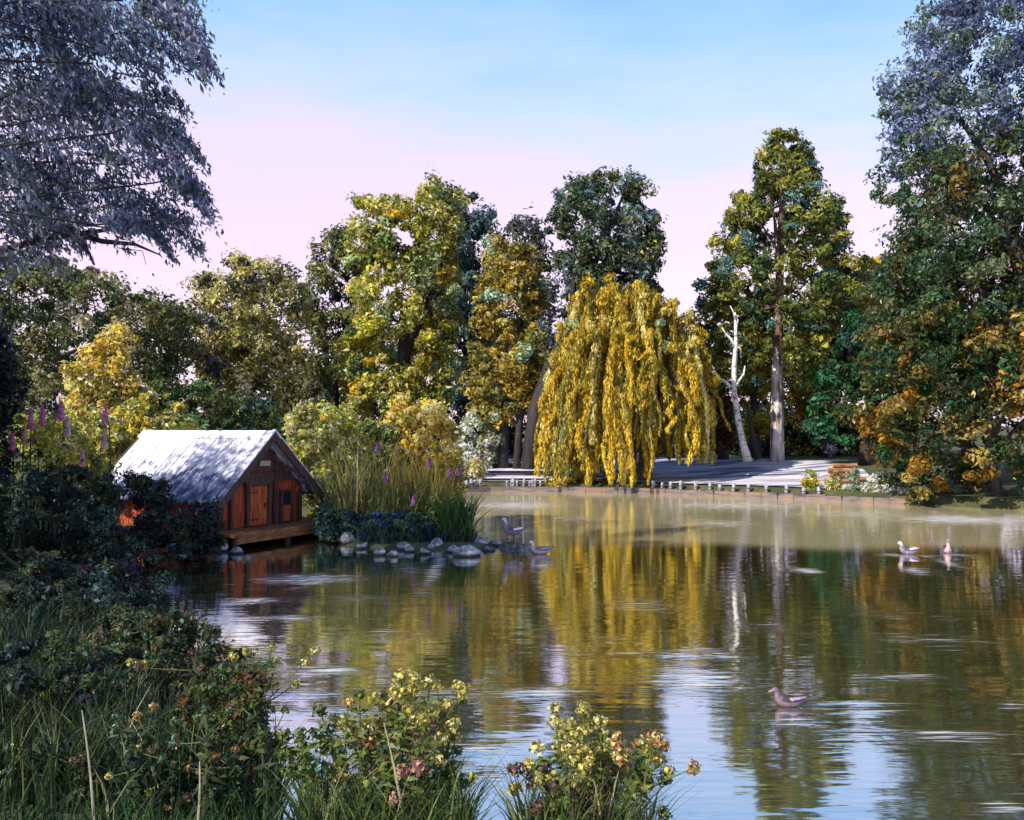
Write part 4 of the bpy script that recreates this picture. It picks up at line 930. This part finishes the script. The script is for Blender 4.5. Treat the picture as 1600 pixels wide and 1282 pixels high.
    link('entrance_frame', g.mesh('entrance_frame'), M_frame, e)
    for x in (x0+.03, x1-.03, .40, 1.28):
        g = G(); zt = roofz(x)-.12; c, s_ = fr(x, (ZD+zt)/2, .07 if x > 1 or x < .3 else .04, zt-ZD, .05, .013); g.box(c, s_, R, jit=.003, rng=rng); link('corner_post', g.mesh('corner_post'), M_frame, e)
    g = G()
    for z, w in ((ZD+.72, 1.20),(ZD+.87, .86),(ZD+1.03, .52)):
        c, s_ = fr(Wd/2, z, w, .13, .035, .014); g.box(c, s_, R, jit=.003, rng=rng)
    link('gable_board', g.mesh('gable_board'), M_frame, e)
    g = G(); c, s_ = fr(1.03, ZD+.93, .20, .07, .02, .055); g.box(c, s_, R, jit=.006, rng=rng); link('plaque', g.mesh('plaque'), grain_material('cream_paint', [(.3,(.35,.32,.2)),(.7,(.66,.62,.45))], (1,1,1), 20), e)
hut()

# ------------------------------------------------------------------ rocks
def rock(label, px, py, wpx, hpx, seed, mat=None, name='rock', group='rocks along the island shore', z=None):
    rng = np.random.default_rng(seed); c = on_water(px, py+hpx*.35); D = c[1]
    bm = bmesh.new(); bmesh.ops.create_icosphere(bm, subdivisions=4, radius=1)
    d1 = nrm(rng.normal(size=(11, 3))); k = .15+.36*rng.random(11)
    sx, sy, sz = wpx/2*D/F, wpx/2*D/F*.8, hpx*D/F*.75
    for v in bm.verts:
        p = np.array(v.co); s = 1.0
        for dd, kk in zip(d1, k):
            q = p@dd; lim = 1-kk
            if q > lim: p = p-dd*(q-lim)*.85
        p = p*(1+.05*math.sin(p[0]*5+seed)+.04*math.sin(p[2]*7+p[1]*4+seed*2))
        v.co = Vector((p[0]*sx, p[1]*sy, p[2]*sz))
    me = bpy.data.meshes.new(name); bm.to_mesh(me); bm.free(); me.polygons.foreach_set('use_smooth', [True]*len(me.polygons))
    o = link(name, me, mat or M_rock); o.location = (c[0], D, hpx*D/F*.10 if z is None else z); o.rotation_euler = (0,0,rng.random()*.4)
    tag(o, label, 'rock', group)
RK = [(545,842,34,20,'grey rock beside the right corner of the duck house deck'),(578,836,30,20,'dark capped rock second along the island shore'),(603,842,36,20,'pale rock below the blue green island bush'),(632,852,34,18,'flat dark rock low in the water'),
 (655,842,28,20,'pale round rock at the middle of the island shore'),(682,850,32,20,'grey rock before the reed clump'),(690,838,26,18,'white topped rock set back before the reeds'),(592,862,26,14,'small rock lying in the water off the island'),
 (566,852,24,14,'small dark rock behind the deck corner rock'),(730,862,40,20,'big white rock lying furthest out in the water'),(750,846,46,20,'long pale rock at the island tip'),(708,858,24,14,'small grey rock left of the big white rock'),
 (615,866,20,10,'low wet stone in the water in front of the shore'),(664,862,22,11,'small wet stone under the pale round rock'),(775,848,28,12,'flat pale rock next to the standing duck'),(640,858,20,12,'small pale rock in front of the island middle'),(672,856,18,10,'small grey stone left of the small wet stone'),(618,838,24,16,'round rock tucked behind the pale rock of the shore'),(722,846,26,16,'grey rock behind the big white rock'),(765,858,20,9,'low stone before the long pale rock')]
for k, (x, y, w, h, lab) in enumerate(RK): rock(lab, x, y, w*(.95+.3*((k*7)%5)/5), h*1.05, 600+k)
for k, (x, y, w, h, lab) in enumerate([(280,855,40,18,'blue grey rock left of the deck in the shade'),(345,855,30,20,'blue grey rock under the deck front'),(368,860,24,16,'small blue grey rock right under the deck front'),(388,869,20,8,'flat stone in the dark water before the deck'),(312,862,22,12,'small shaded stone between two bigger ones under the deck')]):
    rock(lab, x, y, w, h, 640+k, M_rock_dark if k == 3 else M_rock, group='rocks in the shade of the deck')
for k, (x, y, w, h, lab) in enumerate([(797,851,40,15,'dark flat stone under the standing duck'),(820,855,34,12,'dark flat stone between the two ducks'),(840,859,30,10,'dark stone at the end of the stone spit')]):
    rock(lab, x, y, w, h, 650+k, M_rock_dark, group='dark stones of the spit', z=.012)

# ------------------------------------------------------------------ far bank edging, steps, logs
M_post = grain_material('white_post', [(.35,(.16,.15,.20)),(.6,(.50,.48,.56))], (9,9,5), 4)
M_curb = grain_material('brown_edging', [(.3,(.04,.03,.035)),(.5,(.16,.13,.13)),(.7,(.34,.16,.06))], (.8,.8,5), 3)
def shore_y(px):
    """front edge of the far bank at picture column px"""
    i0 = int(np.argmin(np.hypot(POND[:, 0]+1.5, POND[:, 1]-22.6))); pts = POND[i0:i0+9]; t = (px-800)/F
    for a, b in zip(pts[:-1], pts[1:]):
        ra, rb = a[0]/a[1], b[0]/b[1]
        if ra <= t <= rb:
            # intersection of ray x = t*y with the segment
            d = b-a; s = (t*a[1]-a[0])/(d[0]-t*d[1]); return a+d*s
    return pts[-1]
def curb():
    # low timber edging on the waterline: one continuous run of beams
    g = G(); rng = np.random.default_rng(9); xs_ = np.linspace(715, 1440, 30)
    pts = [shore_y(x) for x in xs_]
    for a, b in zip(pts[:-1], pts[1:]):
        m = (a+b)/2; d = b-a; L = np.linalg.norm(d); an = math.atan2(d[1], d[0])
        R = np.array([[math.cos(an),-math.sin(an),0],[math.sin(an),math.cos(an),0],[0,0,1]])
        g.box((m[0], m[1]-.02, .03), (L*.985, .14, .16+rng.random()*.03), R, jit=.008, rng=rng)
    o = link('timber_edging', g.mesh('timber_edging'), M_curb); tag(o, 'low brown timber edging along the far waterline', 'edging')
curb()
proto = None
posts = [718,726,735,744,752,790,797,804,811,818,825,832,839,846]+[1020,1034,1051,1068,1087,1108,1127,1151,1172,1197,1229,1261,1285]
def make_post(w, h):
    e = empty('edging_post', (0,0,0), 'x', 'post'); g = G()
    g.tube([(0,0,-.1),(0,0,h*.8),(0,0,h*.95),(.01,0,h)], [w,w*.95,w*.8,w*.35], 9); link('post', g.mesh('post', True), M_post, e, True)
    g = G(); g.tube([(0,0,h*.35),(0,0,h*.45)], [w*1.06,w*1.06], 9); link('band', g.mesh('band'), M_bark_dark, e, True); return e
proto = make_post(.055, .24)
def copy_tree(o, parent=None):
    c = o.copy(); COL.objects.link(c)
    if parent is not None: c.parent = parent
    for ch in o.children: copy_tree(ch, c)
    return c
ORD = ['first','second','third','fourth','fifth','sixth','seventh','eighth','ninth','tenth','eleventh','twelfth','thirteenth','fourteenth']
for k, x in enumerate(posts):
    p = proto if k == 0 else copy_tree(proto); s = shore_y(x)
    p.location = (s[0], s[1]+.14, .12); f = .7 if 780 < x < 850 else 1.0; p.scale = (f*.85, f*.85, .62+.3*((k*37)%5)/5); p.rotation_euler = (.06*math.sin(k*3.1), .07*math.sin(k*5.3), k)
    p.location.x += .05*math.sin(k*7.7)
    if x < 760: p['label'] = 'pale edging post, %s from the left, left of the stone steps' % ORD[k]
    elif x < 900: p['label'] = 'thin pale stake in front of the stone steps, %s from the left' % ORD[k-5]
    else: p['label'] = 'white topped edging post right of the willow, %s from the left' % ORD[k-14]
    p['group'] = 'pale posts along the far waterline'
def steps():
    e = empty('stone_steps', W(805, 745, 24.2), 'two broad pale stone steps with dark risers left of the willow', 'steps')
    M_pale = grain_material('pale_stone', [(.3,(.42,.40,.50)),(.6,(.72,.68,.72))], (1,1,1), 4); M_dk = grain_material('dark_stone', [(.3,(.02,.02,.05)),(.7,(.06,.06,.12))], (1,1,1), 4)
    for k, (y, D) in enumerate(((751,23.95),(739,24.7),(727,25.6))):
        a = W(757+k*6, y, D); b = W(856, y, D); z = a[2]; L = b[0]-a[0]; dd = .7
        g = G(); g.box(((a[0]+b[0])/2, D+.02, z-.02), (L, .06, .16)); link('riser', g.mesh('riser'), M_dk, e)
        g = G(); g.box(((a[0]+b[0])/2, D+dd/2, z+.075), (L+.04, dd+.14, .03)); link('tread', g.mesh('tread'), M_pale, e)
steps()
# log pile
M_log = grain_material('orange_brown_log', [(.3,(.09,.035,.02)),(.5,(.30,.13,.06)),(.7,(.52,.27,.14))], (1.2,6,6), 3)
M_logend = grain_material('cut_wood', [(.3,(.30,.17,.09)),(.7,(.5,.34,.2))], (1,1,1), 20)
LG = [(1314,752,52,'bottom log'),(1318,744,46,'second log'),(1316,736,44,'third log'),(1320,728,38,'top log'),(1300,751,24,'short stub log'),(1336,747,26,'short right hand log')]
for k, (x, y, w, nm) in enumerate(LG):
    D = 21.9+.05*k; c = W(x, y, D); L = w*D/F; r = .062; rng = np.random.default_rng(700+k)
    if k >= 4: c[1] -= .16; c[2] -= .02
    a = rng.normal()*.08; dx = np.array([math.cos(a), math.sin(a), rng.normal()*.03])*L/2
    e = empty('log', c, ['brown log at the bottom of the log pile','brown log second from the bottom of the pile','brown log second from the top of the pile','brown log on top of the log pile','short log lying in front of the pile on the left','short log lying in front of the pile on the right'][k], 'log', 'logs stacked on the right bank')
    g = G(); g.tube([c-dx, c-dx*.3, c+dx*.4, c+dx], [r,r*1.05,r*.97,r], 10, rough=.04, rng=rng, cap=False); link('bark', g.mesh('bark', True), M_log, e)
    g = G(); g.tube([c-dx*1.01, c-dx*.99], [r*.96]*2, 10); g.tube([c+dx*.99, c+dx*1.01], [r*.96]*2, 10); link('cut_end', g.mesh('cut_end'), M_logend, e)

# ------------------------------------------------------------------ ducks
def loft(g, rings, n=16):
    """rings: (x, z, half width y, half height z, colour-top, colour-bottom) along the body, in local space facing -x"""
    V = []; cols = []
    for i, (x, z, hy, hz, ct, cb) in enumerate(rings):
        a = rings[max(i-1, 0)]; b = rings[min(i+1, len(rings)-1)]
        t = np.array([b[0]-a[0], b[1]-a[1]]); t = t/(np.linalg.norm(t)+1e-9); up = np.array([-t[1], t[0]])
        if up[1] < 0 and abs(t[0]) > .2: up = -up
        if i and np.dot(up, pu) < 0: up = -up
        pu = up
        for k in range(n):
            q = k*2*math.pi/n; V.append((x+up[0]*math.sin(q)*hz, math.cos(q)*hy, z+up[1]*math.sin(q)*hz))
    base = g.n; g.v.append(np.array(V)); g.n += len(V); m = len(rings)
    for i in range(m-1):
        for k in range(n):
            k2 = (k+1)%n; g.f.append([base+i*n+k, base+(i+1)*n+k, base+(i+1)*n+k2, base+i*n+k2])
            s = math.sin((k+.5)*2*math.pi/n); g.c.append(rings[i][4] if s > -.1 else rings[i][5])
    g.f.append([base+k for k in range(n)]); g.c.append(rings[0][4]); g.f.append([base+(m-1)*n+k for k in range(n)][::-1]); g.c.append(rings[-1][4])
def duck(label, loc, size, rz, pal, standing=False, neck=1.0, wing=(.7,.68,.72), spec=(.03,.08,.4), billc=(.35,.22,.1), lean=0.0):
    """size = body length in metres; faces -x before rotation"""
    body, back, head, breast = pal
    e = empty('duck', loc, label, 'duck', 'ducks on the pond', rz); s = size; z0 = .55*s if standing else .10*s
    g = G(); n = neck
    rings = [( .58*s, z0+.24*s, .02*s, .012*s, back, back),( .48*s, z0+.19*s, .07*s, .035*s, back, body),( .36*s, z0+.11*s, .13*s, .09*s, back, body),( .18*s, z0+.06*s, .18*s, .15*s, back, body),
             (-.02*s, z0+.05*s, .20*s, .18*s, back, body),(-.20*s, z0+.06*s, .18*s, .18*s, back, breast),(-.31*s, z0+.11*s, .14*s, .15*s, breast, breast),(-.355*s, z0+.19*s, .09*s, .095*s, breast, breast),
             (-.36*s, z0+(.26+.05*n)*s, .08*s, .085*s, head, breast),(-.365*s, z0+(.27+.12*n)*s, .07*s, .075*s, head, head),(-.385*s, z0+(.30+.16*n)*s, .08*s, .085*s, head, head),
             (-.43*s, z0+(.325+.16*n)*s, .082*s, .082*s, head, head),(-.485*s, z0+(.31+.16*n)*s, .06*s, .06*s, head, head),(-.515*s, z0+(.295+.16*n)*s, .025*s, .025*s, head, head)]
    loft(g, rings); me = g.mesh('body', True); o = link('body', me, M_feather, e, True)
    sub = o.modifiers.new('sub', 'SUBSURF'); sub.levels = 1; sub.render_levels = 2
    zb = z0+(.29+.16*n)*s
    g = G(); loft(g, [(-.50*s, zb, .022*s, .022*s, billc, billc),(-.56*s, zb-.008*s, .026*s, .012*s, billc, billc),(-.61*s, zb-.018*s, .024*s, .007*s, billc, billc),(-.625*s, zb-.02*s, .01*s, .004*s, billc, billc)], 10)
    link('bill', g.mesh('bill', True), M_feather, e, True)
    for sg in (-1, 1):
        g = G(); bm = bmesh.new(); bmesh.ops.create_uvsphere(bm, u_segments=8, v_segments=6, radius=.011*s)
        vs_ = [np.array(v.co)+np.array([-.445*s, sg*.064*s, z0+(.345+.16*n)*s]) for v in bm.verts]; fs = [[v.index for v in f.verts] for f in bm.faces]; bm.free()
        g.add(vs_, fs, (.01,.01,.01)); link('eye', g.mesh('eye', True), M_feather, e, True)
        # folded wing as a slim pointed shell hugging the side
        g = G(); m = 9
        top, bot = [], []
        for i in range(m):
            t = i/(m-1); x = (-.20+.66*t)*s; w = .10*s*math.sin(math.pi*min(1, .15+t*.85))**.7+.004*s
            zc = z0+(.10+.06*t*t+.03*t)*s; yb = sg*(.205*s*math.sin(math.pi*(.30+.55*(1-t)))+.004*s)*(1-.35*t)
            top.append((x, yb*.86, zc+w*.7)); bot.append((x, yb*1.0, zc-w*.6))
        mid = [((a[0]+b[0])/2, (a[1]+b[1])/2+sg*.022*s, (a[2]+b[2])/2) for a, b in zip(top, bot)]
        b0 = g.n; g.v.append(np.array(top+mid+bot)); g.n += 3*m
        for i in range(m-1):
            for r_ in (0, 1):
                q = [b0+r_*m+i, b0+r_*m+i+1, b0+(r_+1)*m+i+1, b0+(r_+1)*m+i]; g.f.append(q if sg < 0 else q[::-1])
                g.c.append(wing if (r_ == 0 or i < 3) else (spec if 4 <= i <= 5 else back))
        me = g.mesh('wing', True); w_ = link('wing', me, M_feather, e, True); so_ = w_.modifiers.new('thick', 'SOLIDIFY'); so_.thickness = .012*s
    g = G()
    if standing:
        for sg in (-1, 1):
            g = G(); g.tube([(.0, sg*.07*s, z0-.08*s), (.01*s, sg*.07*s, .25*s), (-.005*s, sg*.07*s, .02*s)], [.05*s,.03*s,.026*s], 7, col=(.16,.08,.04))
            for a in (-.5, 0, .5): g.tube([(-.005*s, sg*.07*s, .02*s), (-.13*s*math.cos(a), sg*.07*s+.13*s*math.sin(a), .008*s)], [.014*s,.006*s], 5, col=(.16,.08,.04))
            link('leg', g.mesh('leg', True), M_feather, e, True)
    return e
VI = (.28,.24,.34); DB = (.08,.05,.07); WH = (.74,.68,.70); PK = (.55,.42,.42)
p = on_water(803, 851, .06); duck('grey duck standing upright on the dark stones of the spit', (p[0], p[1], .05), .32, .12, ((.22,.17,.26), (.10,.07,.10), (.66,.58,.58), (.20,.16,.24)), True, 1.6, wing=(.75,.72,.76), spec=(.2,.17,.22))
p = on_water(846, 866); duck('duck resting at the water line beside the stone spit, blue wing patch', (p[0], p[1], 0), .31, .1, (PK, (.22,.17,.16), WH, (.5,.38,.33)), False, .6, wing=(.45,.40,.42), spec=(.05,.22,.42))
p = on_water(1420, 866); duck('pale headed duck swimming left near the right bank', (p[0], p[1], 0), .28, .05, ((.34,.28,.36), (.10,.07,.11), (.78,.74,.76), (.24,.17,.22)), False, .7, wing=(.62,.58,.68), spec=(.1,.1,.25))
p = on_water(1480, 864); duck('dark duck with pinkish breast facing the viewer, rightmost bird', (p[0], p[1], 0), .27, math.radians(72), ((.30,.16,.18), (.09,.05,.06), (.30,.2,.22), (.55,.36,.36)), False, 1.5, wing=(.14,.08,.10), spec=(.05,.03,.05))
p = on_water(1234, 1104); duck('purple brown duck swimming left in the foreground water', (p[0], p[1], 0), .21, .06, ((.20,.14,.17), (.05,.035,.045), (.16,.12,.15), (.17,.11,.13)), False, .45, wing=(.36,.29,.31), spec=(.05,.04,.5), billc=(.6,.5,.38))
